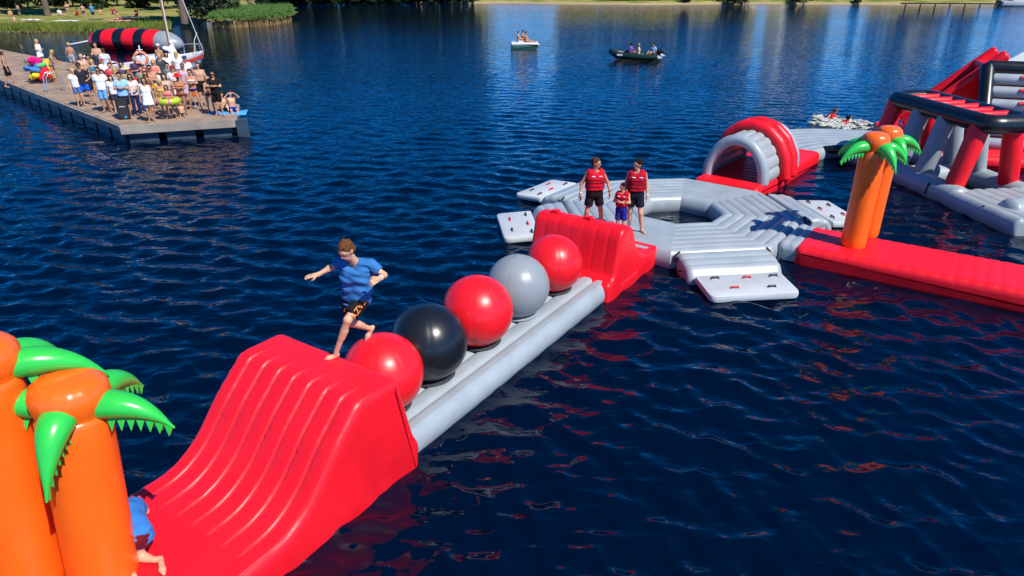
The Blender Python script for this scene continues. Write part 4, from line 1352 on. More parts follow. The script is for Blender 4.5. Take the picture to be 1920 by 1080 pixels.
# ---- spectators: head position on the pier, height, stance, clothes
CROWD = [
 # u, v(head top), H, arms, arms2, legs, facing, skin, hair, style, wear, label
 (145,118,1.80,'hips','down','apart',10,1,'dark','short',(('tshirt',(40,40,48)),('shorts',(20,90,200)),('cap',(35,35,42)),('shoes',(40,30,28))),'man in charcoal t-shirt, bright blue shorts and dark cap, hand on hip'),
 (150,101,1.80,'hold',None,'stand',5,0,None,'short',(('shorts',(150,140,130)),),'bare-chested bald man carrying a toddler on the pier'),
 (177,80,1.82,'crossed',None,'stand',-10,0,'brown','short',(('shorts',(60,60,70)),),'bare-chested man standing tall at the back of the pier crowd, left of centre'),
 (192,91,1.75,'down',None,'stand',170,0,'brown','short',(('tshirt',(190,205,220)),('shorts',(70,80,95))),'man seen from behind in pale shirt near the striped blob'),
 (181,126,1.82,'down',None,'contra',-5,1,'dark','short',(('tshirt',(225,232,238)),('shorts',(105,160,215),.95),('shades',(0,0,0)),('shoes',(150,120,95))),'man in white t-shirt, sunglasses and pale blue denim shorts'),
 (191,111,1.50,'down',None,'stand',30,2,'brown','short',(('tshirt',(225,225,228)),('shorts',(60,70,90)),('cap',(220,15,110))),'child in bright pink cap on the pier'),
 (190,132,1.66,'down',None,'contra',0,1,'dark','long',(('dress',(22,20,24),.40),('shades',(0,0,0))),'woman in black dress beside the man in white t-shirt'),
 (214,127,1.62,'down',None,'stand',160,2,'blond','long',(('dress',(190,185,180),.35),),'woman with long blond hair seen from behind'),
 (221,136,1.80,'crossed',None,'stand',0,1,'dark','short',(('tshirt',(140,190,230)),('shorts',(28,30,42),.8)),'man in light blue t-shirt with folded arms behind the loudspeaker'),
 (206,142,1.48,'down',None,'stand',8,2,'dark','long',(('tshirt',(220,220,225)),('shorts',(60,55,80))),'girl with dark hair in white top between black dress and light blue shirt'),
 (234,125,1.72,'down',None,'stand',0,0,'grey','short',(('shirt',(150,140,110)),('shorts',(90,85,70)),('hat',(205,185,140))),'man in straw hat and olive shirt in the pier crowd'),
 (242,139,1.66,'hold',None,'stand',5,1,'dark','long',(('tshirt',(215,200,200)),('trousers',(24,40,80)),('shades',(0,0,0))),'woman in pale top, navy trousers and sunglasses'),
 (251,107,1.82,'brow','crossed','stand',-8,0,'grey','short',(('shirt',(72,52,82)),('shorts',(50,50,60))),'man in dark purple shirt shading his eyes with a hand'),
 (254,147,1.42,'hold',None,'stand',-5,0,'brown','short',(('tshirt',(225,218,210)),('trousers',(50,75,140)),('cap',(205,20,40))),'boy in red cap, white shirt and blue jeans'),
 (268,146,1.68,'down',None,'stand',-4,1,'brown','long',(('dress',(230,232,235),.26),),'woman in short white dress at the front edge of the pier'),
 (271,134,1.66,'down',None,'stand',0,1,'brown','long',(('top',(120,85,60)),('shorts',(60,50,50)),('shades',(0,0,0))),'woman in sunglasses and brown top right behind the white dress'),
 (278,122,1.84,'crossed',None,'apart',0,1,'dark','short',(('shorts',(230,180,30)),('shades',(0,0,0))),'bare-chested man in sunglasses and yellow shorts with folded arms'),
 (295,83,1.75,'down',None,'stand',150,1,None,'short',(('shorts',(60,70,80)),('cap',(230,225,220))),'bare-chested man in white cap at the far pier edge'),
 (297,101,1.76,'down',None,'stand',0,0,'blond','short',(('tshirt',(60,66,74)),('shorts',(70,78,90))),'man in dark grey t-shirt in front of the white sailing boat'),
 (310,98,1.66,'down',None,'stand',20,1,'dark','long',(('tshirt',(228,225,225)),('shorts',(90,90,110))),'dark-haired woman in white top by the sailing boat'),
 (329,97,1.68,'down',None,'stand',170,2,'blond','long',(('tshirt',(232,230,232)),('shorts',(180,170,160))),'fair-haired woman in white seen from behind by the sailing boat'),
 (306,139,1.62,'down',None,'stand',0,2,'brown','long',(('top',(200,170,160)),('shorts',(90,80,90))),'woman in pale pink top behind the girl with the swim ring'),
 (310,160,1.32,'hold',None,'apart',0,1,'brown','long',(('band',(230,60,120)),('briefs',(190,30,110))),'girl in pink bikini holding a lime green swim ring'),
 (331,139,1.64,'crossed',None,'stand',-5,3,'dark','short',(('band',(210,120,50)),('briefs',(120,50,30)),('hat',(215,25,35))),'tanned woman in orange bikini and red hat'),
 (321,124,1.72,'down',None,'stand',5,0,'dark','short',(('tshirt',(220,215,215)),('shorts',(60,60,80)),('cap',(150,15,30))),'person in dark red cap behind the red hat'),
 (341,119,1.72,'down',None,'stand',5,1,'brown','short',(('dress',(190,165,180),.5),('shades',(0,0,0))),'woman in sunglasses and long lilac dress'),
 (354,130,1.68,'crossed',None,'apart',-3,1,'dark','short',(('band',(215,215,225)),('briefs',(45,30,110))),'woman in white bikini top and purple briefs with folded arms'),
 (369,117,1.84,'down',None,'stand',0,0,'brown','short',(('shorts',(28,26,30)),),'broad bare-chested man in black shorts behind the purple briefs'),
 (384,142,1.50,'knee',None,'contra',30,1,'blond','long',(('band',(40,35,30)),('briefs',(50,40,30))),'blond woman leaning forward beside the man in black'),
 (397,133,1.78,'crossed',None,'contra',-5,1,'dark','short',(('tshirt',(26,24,28)),('shorts',(18,18,22),.85),('shades',(0,0,0))),'man all in black with sunglasses and folded arms at the pier corner'),
 (290,140,1.35,'down',None,'stand',0,2,'brown','short',(('tshirt',(40,120,190)),('shorts',(220,190,50))),'boy in blue shirt and yellow shorts behind the white dress'),
 (324,150,1.30,'down',None,'stand',10,2,'blond','short',(('tshirt',(225,190,190)),('shorts',(200,120,130))),'small child in pale pink next to the swim ring girl'),
 (163,103,1.72,'down',None,'stand',20,1,'dark','short',(('tshirt',(45,80,120)),('shorts',(40,40,50))),'person in slate blue shirt between the bald man and the pink cap'),
 (170,112,1.55,'hold',None,'stand',-15,2,'blond','long',(('top',(60,130,150)),('shorts',(50,60,80))),'girl in teal top behind the man in white t-shirt'),
 (204,118,1.68,'down',None,'stand',10,0,'brown','short',(('tshirt',(205,60,70)),('shorts',(60,60,60))),'person in faded red shirt behind the black dress'),
 (226,116,1.66,'down',None,'stand',0,1,'dark','long',(('dress',(90,70,110),.4),),'woman in violet dress left of the straw hat'),
 (262,124,1.70,'down',None,'stand',5,0,'brown','short',(('tshirt',(120,130,110)),('shorts',(80,75,65))),'man in sage green shirt under the lifebuoy'),
 (286,112,1.68,'crossed',None,'stand',-5,2,'blond','long',(('top',(215,120,110)),('shorts',(230,225,220))),'woman in coral top right of the lifebuoy'),
 (312,118,1.70,'down',None,'stand',0,1,'dark','short',(('tshirt',(90,95,105)),('shorts',(50,55,70))),'man in grey shirt between the sailing boat and the red hat'),
 (345,106,1.74,'down',None,'stand',-5,1,'dark','short',(('tshirt',(235,235,235)),('shorts',(30,45,90)),('cap',(30,45,90))),'man in navy cap and white shirt by the boat bow'),
 (360,142,1.30,'down',None,'stand',5,2,'brown','short',(('shorts',(230,90,40)),),'boy in orange swim shorts beside the purple briefs'),
 (298,150,1.45,'down',None,'stand',0,1,'blond','long',(('band',(240,200,60)),('briefs',(240,200,60))),'girl in yellow bikini left of the swim ring'),
 (134,128,1.60,'down',None,'contra',25,2,'blond','long',(('tshirt',(215,215,220)),('shorts',(80,110,160))),'fair-haired woman in white shirt left of the charcoal t-shirt'),
 (127,80,1.60,'down',None,'stand',165,1,'blond','short',(('shorts',(150,155,165)),),'bare-chested boy in grey shorts seen from behind at the far pier edge'),
 (67,74,1.62,'hold',None,'stand',60,2,'blond','long',(('dress',(228,228,232),.25),),'fair-haired girl in white dress beyond the loaded stroller'),
 (88,93,1.62,'fwd',None,'contra',80,1,'blond','long',(('band',(40,140,140)),('briefs',(30,90,100))),'woman in teal bikini leaning over the loaded stroller'),
 (2,97,1.72,'down',None,'walk',100,1,'brown','short',(('shorts',(22,22,26)),),'walking person in black shorts cut by the left picture edge'),
]
GC = 'spectators on the pier'
for (u, v, H, a1, a2, lg, fz, sk, hr, hs, wr_, lab) in CROWD:
    p = P(u, v, PZ + H)
    J = stand(H, a1, lg, a2, lean=(R(18) if 'lean' in lab else 0), wide=1.12 if 'broad' in lab or 'bald' in lab else 1.0)
    yaw = math.atan2(-p.x, p.y) * 0.6
    figure('person', J, lab, sk, hr, wr_, (p.x, p.y, PZ + 0.006), R(fz) - yaw * 0 + math.atan2(p.x, p.y) * -0.7, 0.033, hs, GC)
def sitter(u, v, H, z, legs, arms, arms2, fz, sk, hr, wear, lab, group=GC, lean=0.0, hs='short'):
    J = stand(H, arms, legs, arms2, lean=lean)
    p = P(u, v, z)
    return figure('person', J, lab, sk, hr, wear, (p.x, p.y, z), R(fz), 0.033, hs, group)
sitter(342, 217, 1.05, PZ, 'flat', 'prop', None, 25, 2, 'brown', (('shorts', (60, 40, 30)),), 'toddler sitting on the pier boards at the front edge')
sitter(420, 208, 1.45, PZ + .02, 'ground', 'knee', None, 30, 2, 'brown', (('shorts', (30, 70, 60)),), 'boy sitting with drawn-up knees at the pier corner')
sitter(437, 208, 1.55, PZ + .05, 'sit', 'brow', None, 30, 2, 'brown', (('shorts', (20, 50, 150)),), 'person on a blue towel with legs over the pier edge, hands at face')
# toddler carried by the bald man
p = P(160, 96, PZ + 1.86)
figure('person', stand(0.85, 'hold', 'sit'), 'toddler in white sun hat carried by the bald man', 2, 'blond', (('tshirt', (220, 190, 180)), ('hat', (225, 225, 225))), (p.x, p.y - 0.15, PZ + 1.22), R(30), 0.026)

def pier_things():
    # loudspeaker
    p = P(236, 223, PZ)
    e = empty('loudspeaker', (p.x, p.y, PZ + 0.006), R(18), 'black portable loudspeaker standing on the pier in front of the crowd', 'loudspeaker')
    prof = rounded([(-0.21, 0.0), (0.21, 0.0), (0.23, 0.84), (-0.23, 0.84)], 0.05, 4, 0.1)
    v, f = prism(prof, 0.38, 'y', 0.05, start=-0.19)
    blk = pmat('speaker_black', (0.012, 0.013, 0.015, 1), 0.5, 0.4, var=0.1)
    mk('cabinet', v, f, blk, e, 40)
    MB().box(-0.17, 0.17, -0.205, -0.192, 0.1, 0.76).build('grille', pmat('speaker_grille', (0.02, 0.02, 0.022, 1), 0.8), e)
    MB().box(-0.10, 0.10, -0.212, -0.206, 0.50, 0.535).build('badge', pmat('silver_badge', (0.5, 0.5, 0.52, 1), 0.4), e)
    MB().lathe([(0.004, 0), (0.05, 0), (0.05, 0.012), (0.004, 0.014)], 16).build('blue_light', pmat('blue_lens', (0.03, 0.3, 0.6, 1), 0.3), e).matrix_local = Matrix.Translation((0.06, -0.205, 0.10)) @ Matrix.Rotation(pi / 2, 4, 'X')
    MB().tube([(-0.12, 0, 0.83), (-0.12, 0, 0.9), (0.12, 0, 0.9), (0.12, 0, 0.83)], 0.018, 8).build('carry_handle', blk, e)
    # lifebuoy on its post
    p = P(274, 150, PZ)
    e = empty('lifebuoy_post', (p.x, p.y, PZ), R(15), 'white post with crossbar carrying the orange lifebuoy', 'post')
    MB().tube([(0, 0, 0), (0, 0, 1.75)], 0.035, 10).build('post', WHITEP, e)
    MB().tube([(-0.14, 0, 1.55), (0.14, 0, 1.55)], 0.02, 8).build('crossbar', WHITEP, e)
    e = empty('lifebuoy', (p.x, p.y, PZ + 1.13), R(15), 'orange lifebuoy ring hanging on a post on the pier', 'lifebuoy')
    ring = [Vector((0.31 * math.cos(a), -0.11, 0.31 * math.sin(a))) for a in np.linspace(0, 2 * pi, 33)]
    MB().tube(ring, 0.075, 12, cap='flat').build('ring', pmat('buoy_orange', (0.75, 0.20, 0.09, 1), 0.5, var=0.1), e, 60)
    for a in (0.4, 1.97, 3.54, 5.1):
        pts = [Vector((0.31 * math.cos(a + q), -0.11, 0.31 * math.sin(a + q))) for q in (-0.09, 0, 0.09)]
        MB().tube(pts, 0.081, 12, cap='flat').build('band', WHITEP, e, 60)
    # swim ring around the girl
    p = P(310, 160, PZ + 1.32)
    e = empty('swim_ring', (p.x, p.y, PZ + 0.72), 0, 'lime green and pink swim ring round the girl in pink bikini', 'swim ring')
    ring = [Vector((0.33 * math.cos(a), 0.33 * math.sin(a), 0)) for a in np.linspace(0, 2 * pi, 33)]
    MB().tube(ring, 0.125, 14, cap='flat').build('ring', pmat('lime_vinyl', (0.42, 0.55, 0.03, 1), 0.3, 0.5, 0.2, var=0.1), e, 60)
    for a in (4.2, 5.2, 1.0):
        pts = [Vector((0.33 * math.cos(a + q), 0.33 * math.sin(a + q), 0)) for q in (-0.12, 0, 0.12)]
        MB().tube(pts, 0.13, 14, cap='flat').build('print_patch', pmat('pink_print', (0.75, 0.12, 0.25, 1), 0.4), e, 60)
    # loaded stroller
    p = P(80, 155, PZ)
    e = empty('loaded_stroller', (p.x, p.y, PZ), R(25), 'stroller heaped with bags, towels and toys on the pier', 'stroller')
    fr = pmat('stroller_frame', (0.03, 0.03, 0.035, 1), 0.5)
    for (x, y) in ((-0.42, -0.28), (0.42, -0.28), (-0.42, 0.28), (0.42, 0.28)):
        pts = [Vector((x + 0.13 * math.cos(a), y, 0.15 + 0.13 * math.sin(a))) for a in np.linspace(0, 2 * pi, 17)]
        MB().tube(pts, 0.035, 8, cap='flat').build('wheel', fr, e, 60)
    MB().tube([(-0.42, -0.25, 0.15), (0.1, -0.25, 0.6), (-0.55, -0.25, 1.1), (-0.55, 0.25, 1.1), (0.1, 0.25, 0.6), (-0.42, 0.25, 0.15)], 0.025, 8).build('frame', fr, e, 60)
    MB().tube([(0.42, -0.25, 0.15), (0.0, -0.25, 0.55), (0.0, 0.25, 0.55), (0.42, 0.25, 0.15)], 0.025, 8).build('frame', fr, e, 60)
    def sack(name, c, s, rgb, seed):
        rnd = np.random.RandomState(seed)
        pr = [(np.array(c) + (rnd.rand(3) - .5) * np.array(s) * 1.0, np.array(c) + (rnd.rand(3) - .5) * np.array(s) * 1.0, min(s) * .5, min(s) * .42) for _ in range(4)]
        V, F = field(pr, .03, .06)
        return vf(V, F, name, cloth(rgb), e)
    sack('basket_bag', (0.0, 0, 0.36), (0.8, 0.5, 0.3), (30, 32, 40), 1)
    sack('yellow_bag', (-0.2, -0.25, 0.42), (0.4, 0.3, 0.25), (225, 200, 40), 2)
    sack('red_bag', (0.25, -0.2, 0.52), (0.45, 0.4, 0.45), (225, 30, 45), 3)
    sack('blue_towel', (-0.3, -0.1, 0.74), (0.6, 0.5, 0.28), (70, 120, 180), 4)
    sack('pink_towel', (-0.1, 0.05, 1.08), (0.5, 0.4, 0.3), (230, 20, 120), 5)
    sack('green_toy', (0.18, -0.1, 0.85), (0.3, 0.25, 0.22), (90, 180, 110), 6)
    # yellow bodyboard leaning on it
    p = P(98, 148, PZ)
    b = empty('bodyboard', (p.x, p.y, PZ), R(20), 'yellow bodyboard standing upright against the loaded stroller', 'bodyboard')
    ol = rounded([(-0.24, 0), (0.24, 0), (0.27, 0.6), (0.16, 1.05), (-0.16, 1.05), (-0.27, 0.6)], [0.05, 0.05, 0.3, 0.2, 0.2, 0.3], 6, 0.1)
    v, f = prism(ol, 0.06, 'y', 0.02, start=-0.03)
    mk('board', v, f, pmat('yellow_foam', (0.80, 0.62, 0.05, 1), 0.5, var=0.06), b, 50)
    # dark backpack
    p = P(172, 182, PZ)
    b = empty('backpack', (p.x, p.y, PZ + 0.62), R(10), 'round black bag hanging by the man in white t-shirt', 'bag')
    V, F = field([((0, 0, -.12), (0, 0, .14), .2, .17), ((0, -.1, -.1), (0, -.1, 0), .12, .1)], .03, .05)
    vf(V, F, 'sack', cloth((30, 30, 34)), b)
    MB().tube([(-0.1, 0.12, 0.15), (-0.12, 0.05, 0.5), (0.1, 0.05, 0.55), (0.1, 0.12, 0.15)], 0.02, 6).build('strap', cloth((30, 30, 34)), b)
    # blue towel at the corner
    p = P(428, 212, PZ)
    grid_v, grid_f = [], []
    for i in range(9):
        for j in range(7):
            x, y = -0.75 + 1.5 * i / 8, -0.35 + 0.7 * j / 6
            z = 0.03 + 0.025 * math.sin(i * 1.9 + j) - max(0, -y - 0.15) * 0.4
            grid_v.append((x, y, z))
    for i in range(8):
        for j in range(6): grid_f.append((i * 7 + j, (i + 1) * 7 + j, (i + 1) * 7 + j + 1, i * 7 + j + 1))
    t = mk('beach_towel', grid_v, grid_f, cloth((70, 150, 205)), None, 60, (p.x, p.y, PZ + 0.01))
    so_ = t.modifiers.new('thick', 'SOLIDIFY'); so_.thickness = 0.02
    t.rotation_euler = (0, 0, R(12))
    tag(t, 'light blue towel draped at the right corner of the pier', 'towel')
pier_things()

# ------------------------------------------------------------------ striped blob and sailing boat
def blob():
    a, b = P(168, 79, 0.55), P(343, 84, 0.55)
    a.z = b.z = 0
    L = (b - a).length
    e = empty('striped_blob', a, math.atan2((b - a).y, (b - a).x), 'long red and black striped inflatable blob floating behind the pier', 'inflatable blob')
    RB = 1.02
    cuts = [(0.0, 0.055, WHITE), (0.055, 0.125, RED), (0.125, 0.225, BLACK), (0.225, 0.35, RED), (0.35, 0.45, BLACK), (0.45, 0.57, RED), (0.57, 0.665, BLACK), (0.665, 0.785, RED), (0.785, 1.0, GREYD)]
    def rad(t):
        if t < 0.16: return RB * (0.16 + 0.84 * math.sin(min(1, t / 0.16) * pi / 2) ** 0.9)
        if t > 0.80: return RB * max(0.03, math.cos((t - 0.80) / 0.20 * pi / 2) ** 0.55)
        return RB
    for (t0, t1, m) in cuts:
        n = max(5, int((t1 - t0) * 60))
        pts, rr = [], []
        for k in range(n + 1):
            q = k / n
            t = t0 + (t1 - t0) * q
            pts.append(Vector((t * L, 0, 0.52 + 0.28 * math.sin(t * pi))))
            rr.append(rad(t) * (0.985 + 0.03 * (1 - abs(2 * q - 1) ** 4)))
        MB().tube(pts, rr, 28, cap='flat', squash=0.88).build('stripe_section' if m is not GREYD else 'end_cap', m, e, 60)
    MB().tube([(0.3, 0, 0.7), (-1.6, -0.5, 0.35)], 0.07, 8).build('tow_pole', WHITEP, e)
blob()

def sailboat():
    bow = Vector((-20.6, 48.6, 0))
    e = empty('sailing_boat', bow, R(-114), 'small white sailing boat with red stripe moored behind the pier', 'sailboat')
    # local x from bow to stern
    L = 6.8
    st = [(0.0, 0.03, 1.15, 0.55), (0.35, 0.22, 1.10, 0.25), (1.0, 0.50, 1.04, 0.0), (2.0, 0.85, 0.98, -0.2), (3.4, 1.08, 0.93, -0.25), (5.0, 1.05, 0.90, -0.2), (L, 0.85, 0.92, 0.0)]
    v, f = [], []
    m = 9
    for (x, w, zt, zb) in st:
        for j in range(m):
            t = j / (m - 1)
            a = t * pi
            y = w * math.cos(a)
            s = math.sin(a)
            z = zt + (zb - zt) * s ** 0.6
            v.append((x - 0.35 * (zt - z) * (-1 if x < 0.5 else 0), y * (1 - 0.12 * s), z))
    for i in range(len(st) - 1):
        for j in range(m - 1):
            f.append((i * m + j, i * m + j + 1, (i + 1) * m + j + 1, (i + 1) * m + j))
    f.append(tuple((len(st) - 1) * m + j for j in range(m)))
    mk('hull', v, f, WHITEP, e, 50)
    dv = [(x, w * 0.98 * s, zt - 0.02) for (x, w, zt, zb) in st for s in (1, -1)]
    mk('deck', dv, [(2 * i, 2 * i + 1, 2 * i + 3, 2 * i + 2) for i in range(len(st) - 1)], WHITEP, e, 0)
    redp = pmat('red_paint', (0.62, 0.05, 0.03, 1), 0.4)
    for s in (1, -1):
        sv = []
        for (x, w, zt, zb) in st:
            for dz in (0.12, 0.34):
                sv.append((x + (0.12 if x < 0.3 else 0), s * (w * (0.985 - 0.03 * dz) + 0.012), zt - dz))
        q = [(2 * i, 2 * i + 2, 2 * i + 3, 2 * i + 1) for i in range(len(st) - 1)]
        mk('red_stripe', sv, q if s < 0 else [t[::-1] for t in q], redp, e, 0)
    cab = rounded([(1.9, 0.9), (5.0, 0.9), (4.9, 1.3), (2.5, 1.25)], 0.15, 4, 0.2)
    cv, cf = prism(cab, 1.2, 'y', 0.15, start=-0.6)
    mk('cabin', cv, cf, WHITEP, e, 50)
    MB().tube([(2.6, 0, 0.95), (2.6, 0, 10.0)], 0.06, 10).build('mast', pmat('mast_wood', (0.62, 0.56, 0.48, 1), 0.4), e, 60)
    MB().tube([(2.75, 0.06, 1.0), (2.72, 0.05, 9.0)], 0.045, 8).build('halyard_pole', pmat('brown_spar', (0.22, 0.09, 0.04, 1), 0.5), e, 60)
    MB().tube([(0.05, 0, 1.15), (2.6, 0, 9.8)], 0.028, 6).build('forestay', WHITEP, e)
    V, F = field([((2.5, 0, 1.25), (2.75, 0.1, 1.5), .22, .16), ((2.75, 0, 1.5), (3.1, 0, 1.6), .14, .1), ((2.3, -.1, 1.2), (2.6, .1, 1.9), .14, .12)], .06, .08, noise=lambda X: .025 * np.sin(X[..., 0] * 17) * np.sin(X[..., 2] * 21 + X[..., 1] * 13))
    vf(V, F, 'furled_sail', cloth((235, 235, 235)), e)
    for s in (1, -1):
        MB().tube([(0.15, s * 0.12, 1.1), (0.2, s * 0.14, 1.6), (1.1, s * 0.5, 1.62), (1.15, s * 0.52, 1.05)], 0.022, 6).build('bow_rail', STEEL, e)
    MB().tube([(1.3, 0.5, 1.05), (0.9, 0.3, 1.9), (0.35, 0.05, 2.3)], 0.02, 6).build('rope', pmat('rope', (0.6, 0.55, 0.42, 1), 0.9), e)
sailboat()

# ------------------------------------------------------------------ boats out on the lake
def dinghy():
    c = P(1190, 112, 0)
    e = empty('rubber_dinghy', (c.x, c.y, 0), R(-20), 'dark green rubber dinghy with outboard motor carrying three people', 'dinghy')
    gm = pmat('dinghy_green', (0.008, 0.030, 0.024, 1), 0.4, 0.4, var=0.1)
    for s in (1, -1):
        MB().tube([(1.75, s * 0.70, 0.28), (0.5, s * 0.72, 0.28), (-0.8, s * 0.68, 0.32), (-1.45, s * 0.42, 0.42), (-1.8, 0, 0.55)], [0.19, 0.23, 0.23, 0.22, 0.2], 14).build('side_tube', gm, e, 60)
        MB().tube([(1.78, s * 0.70, 0.28), (2.08, s * 0.70, 0.27)], [0.18, 0.04], 12).build('tube_cone', pmat('cone_grey', (0.35, 0.4, 0.4, 1), 0.5), e, 60)
        MB().box(-1.15, -0.75, s * 0.9 - 0.02, s * 0.9 + 0.02, 0.34, 0.46).build('number_panel', WHITEP, e)
    MB().box(-1.4, 1.5, -0.62, 0.62, 0.08, 0.16).build('floor', pmat('dinghy_floor', (0.06, 0.07, 0.07, 1), 0.7), e)
    MB().box(1.45, 1.53, -0.6, 0.6, 0.1, 0.55).build('transom', pmat('dinghy_floor', (0, 0, 0, 1)), e)
    MB().box(0.3, 0.6, -0.6, 0.6, 0.34, 0.4).build('bench', pmat('bench_grey', (0.2, 0.2, 0.2, 1), 0.7), e)
    V, F = field([((1.72, 0, .62), (1.95, 0, .68), .17, .15), ((1.72, 0, .5), (1.74, 0, .0), .1, .07)], .04, .05)
    vf(V, F, 'outboard_motor', pmat('motor_black', (0.012, 0.012, 0.014, 1), 0.35), e)
    M = Matrix.Rotation(R(-20), 3, 'Z')
    for (x, y, H, hr, wear, lab) in ((-0.35, 0.15, 1.6, 'dark', (('tshirt', (120, 70, 150)), ('trousers', (30, 25, 40))), 'passenger in purple top in the front of the dinghy'),
                                     (0.25, -0.1, 1.6, 'blond', (('tshirt', (205, 170, 140)), ('shorts', (60, 50, 50))), 'passenger in beige top in the middle of the dinghy'),
                                     (1.3, 0.15, 1.75, 'dark', (('tshirt', (150, 175, 205)), ('shorts', (35, 40, 60))), 'helmsman in pale blue shirt by the outboard motor')):
        q = M @ Vector((x, y, 0))
        figure('person', stand(H, 'hold' if x < 1 else 'down', 'ground'), lab, 1, hr, wear, (c.x + q.x, c.y + q.y, 0.30), R(-110 + 40 * x), 0.045, 'short', 'people in the dinghy')
dinghy()
def pedal_boat():
    c = P(983, 90, 0)
    e = empty('pedal_boat', (c.x, c.y, 0), R(2), 'white pedal boat far out on the lake with sunbathers', 'pedal boat')
    for y in (-0.5, 0.5):
        v, f = prism(rounded([(-1.1, -0.1), (0.9, -0.1), (1.2, 0.25), (-1.1, 0.3)], 0.1, 4, 0.2), 0.45, 'y', 0.1, start=y - 0.22)
        mk('hull', v, f, pmat('hull_green', (0.02, 0.10, 0.08, 1), 0.4), e, 50)
    v, f = prism(rounded([(-1.15, 0.24), (1.25, 0.24), (1.15, 0.46), (-1.12, 0.5)], 0.08, 4, 0.2), 1.5, 'y', 0.1, start=-0.75)
    mk('deck', v, f, WHITEP, e, 50)
    MB().box(-0.55, -0.1, -0.6, 0.6, 0.5, 0.62).build('seat', WHITEP, e)
    for (x, y, H, sk, lg, ar, wear, lab) in ((-0.1, 0.1, 1.7, 1, 'ground', 'prop', (('briefs', (40, 40, 60)),), 'sunbather leaning back in the middle of the pedal boat'),
                                   (-0.5, -0.2, 1.6, 0, 'ground', 'knee', (('band', (30, 30, 40)), ('briefs', (30, 30, 40))), 'sunbather sitting at the left end of the pedal boat'),
                                   (0.15, -0.35, 1.6, 1, 'flat', 'prop', (('briefs', (60, 30, 30)),), 'sunbather with legs stretched on the pedal boat')):
        figure('person', stand(H, ar, lg), lab, sk, 'dark', wear, (c.x + x, c.y + y, 0.5), R(80), 0.045, 'short', 'people on the pedal boat')
pedal_boat()

# ------------------------------------------------------------------ swimmers with splash
def swimmers():
    for i, (u, v, lab) in enumerate(((1552, 222, 'swimmer in red life vest, the left one in the splash'), (1577, 230, 'dark-haired swimmer in red life vest, the right one in the splash'))):
        p = P(u, v, 0)
        J = stand(1.7, 'out', 'stand', lean=R(25)); J['fwd'] = A3(.5, -.5, .2)
        figure('person', J, lab, 0, 'ginger' if i == 0 else 'dark', (('vest', (200, 12, 35)),), (p.x, p.y, -1.14 - 0.12 * i), R(35), 0.035, 'short', 'swimmers behind the tunnel')
    rnd = np.random.RandomState(4)
    b = MB()
    for k in range(330):
        t = rnd.rand()
        u = 1528 + 100 * t + rnd.randn() * 6
        v = 224 + 13 * t + rnd.randn() * 3.0 + (7 if rnd.rand() < .5 else -3)
        p = P(u, v, 0)
        r = 0.02 + 0.10 * rnd.rand() ** 3
        n = 6
        prof = [(0.01, -0.02), (r, 0.0), (r * .7, r * .35), (0.01, r * .5)]
        sx = 1 + rnd.rand()
        b.lathe(prof, n, (p.x, p.y, 0.02 + 0.05 * rnd.rand()), fn=lambda a, z: sx * (1 + .3 * math.sin(a * 2 + k)))
    o = b.build('splash_foam', pmat('foam', (0.42, 0.43, 0.38, 1), 0.6, var=0.3, vscale=4), None, 60)
    o['kind'] = 'stuff'
    o['label'] = 'white churned foam round the two swimmers'
swimmers()
p = P(40, 89, 0)
figure('person', stand(1.6, 'out', 'stand'), 'head of a lone bather in the water beyond the pier', 1, 'brown', (), (p.x, p.y, -1.34), 0, 0.04)

# ------------------------------------------------------------------ shores
def ground_mat():
    m = bpy.data.materials.new('bank_grass')
    m.use_nodes = True
    nt = m.node_tree; b = nt.nodes['Principled BSDF']
    b.inputs['Roughness'].default_value = 0.95; b.inputs['Specular IOR Level'].default_value = 0.1
    tc = nt.nodes.new('ShaderNodeTexCoord')
    n1 = nt.nodes.new('ShaderNodeTexNoise'); n1.inputs['Scale'].default_value = 0.35; n1.inputs['Detail'].default_value = 6
    nt.links.new(tc.outputs['Object'], n1.inputs['Vector'])
    cr = nt.nodes.new('ShaderNodeValToRGB')
    cr.color_ramp.elements[0].position, cr.color_ramp.elements[0].color = 0.33, (0.13, 0.17, 0.03, 1)
    cr.color_ramp.elements[1].position, cr.color_ramp.elements[1].color = 0.66, (0.34, 0.29, 0.10, 1)
    nt.links.new(n1.outputs['Fac'], cr.inputs['Fac'])
    sx = nt.nodes.new('ShaderNodeSeparateXYZ'); nt.links.new(tc.outputs['Object'], sx.inputs[0])
    ad = nt.nodes.new('ShaderNodeMath'); ad.operation = 'MULTIPLY_ADD'; ad.inputs[1].default_value = 0.25
    nt.links.new(n1.outputs['Fac'], ad.inputs[0]); nt.links.new(sx.outputs['Z'], ad.inputs[2])
    mr = nt.nodes.new('ShaderNodeMapRange'); mr.inputs['From Min'].default_value = 0.30; mr.inputs['From Max'].default_value = 0.42
    nt.links.new(ad.outputs[0], mr.inputs['Value'])
    mx = nt.nodes.new('ShaderNodeMix'); mx.data_type = 'RGBA'
    nt.links.new(mr.outputs[0], mx.inputs['Factor'])
    mx.inputs['A'].default_value = (0.36, 0.28, 0.17, 1)
    nt.links.new(cr.outputs[0], mx.inputs['B'])
    nt.links.new(mx.outputs['Result'], b.inputs['Base Color'])
    bp = nt.nodes.new('ShaderNodeBump'); bp.inputs['Distance'].default_value = 0.15; bp.inputs['Strength'].default_value = 0.6
    n2 = nt.nodes.new('ShaderNodeTexNoise'); n2.inputs['Scale'].default_value = 6; n2.inputs['Detail'].default_value = 4
    nt.links.new(tc.outputs['Object'], n2.inputs['Vector']); nt.links.new(n2.outputs['Fac'], bp.inputs['Height']); nt.links.new(bp.outputs[0], b.inputs['Normal'])
    return m
GRASS = ground_mat()
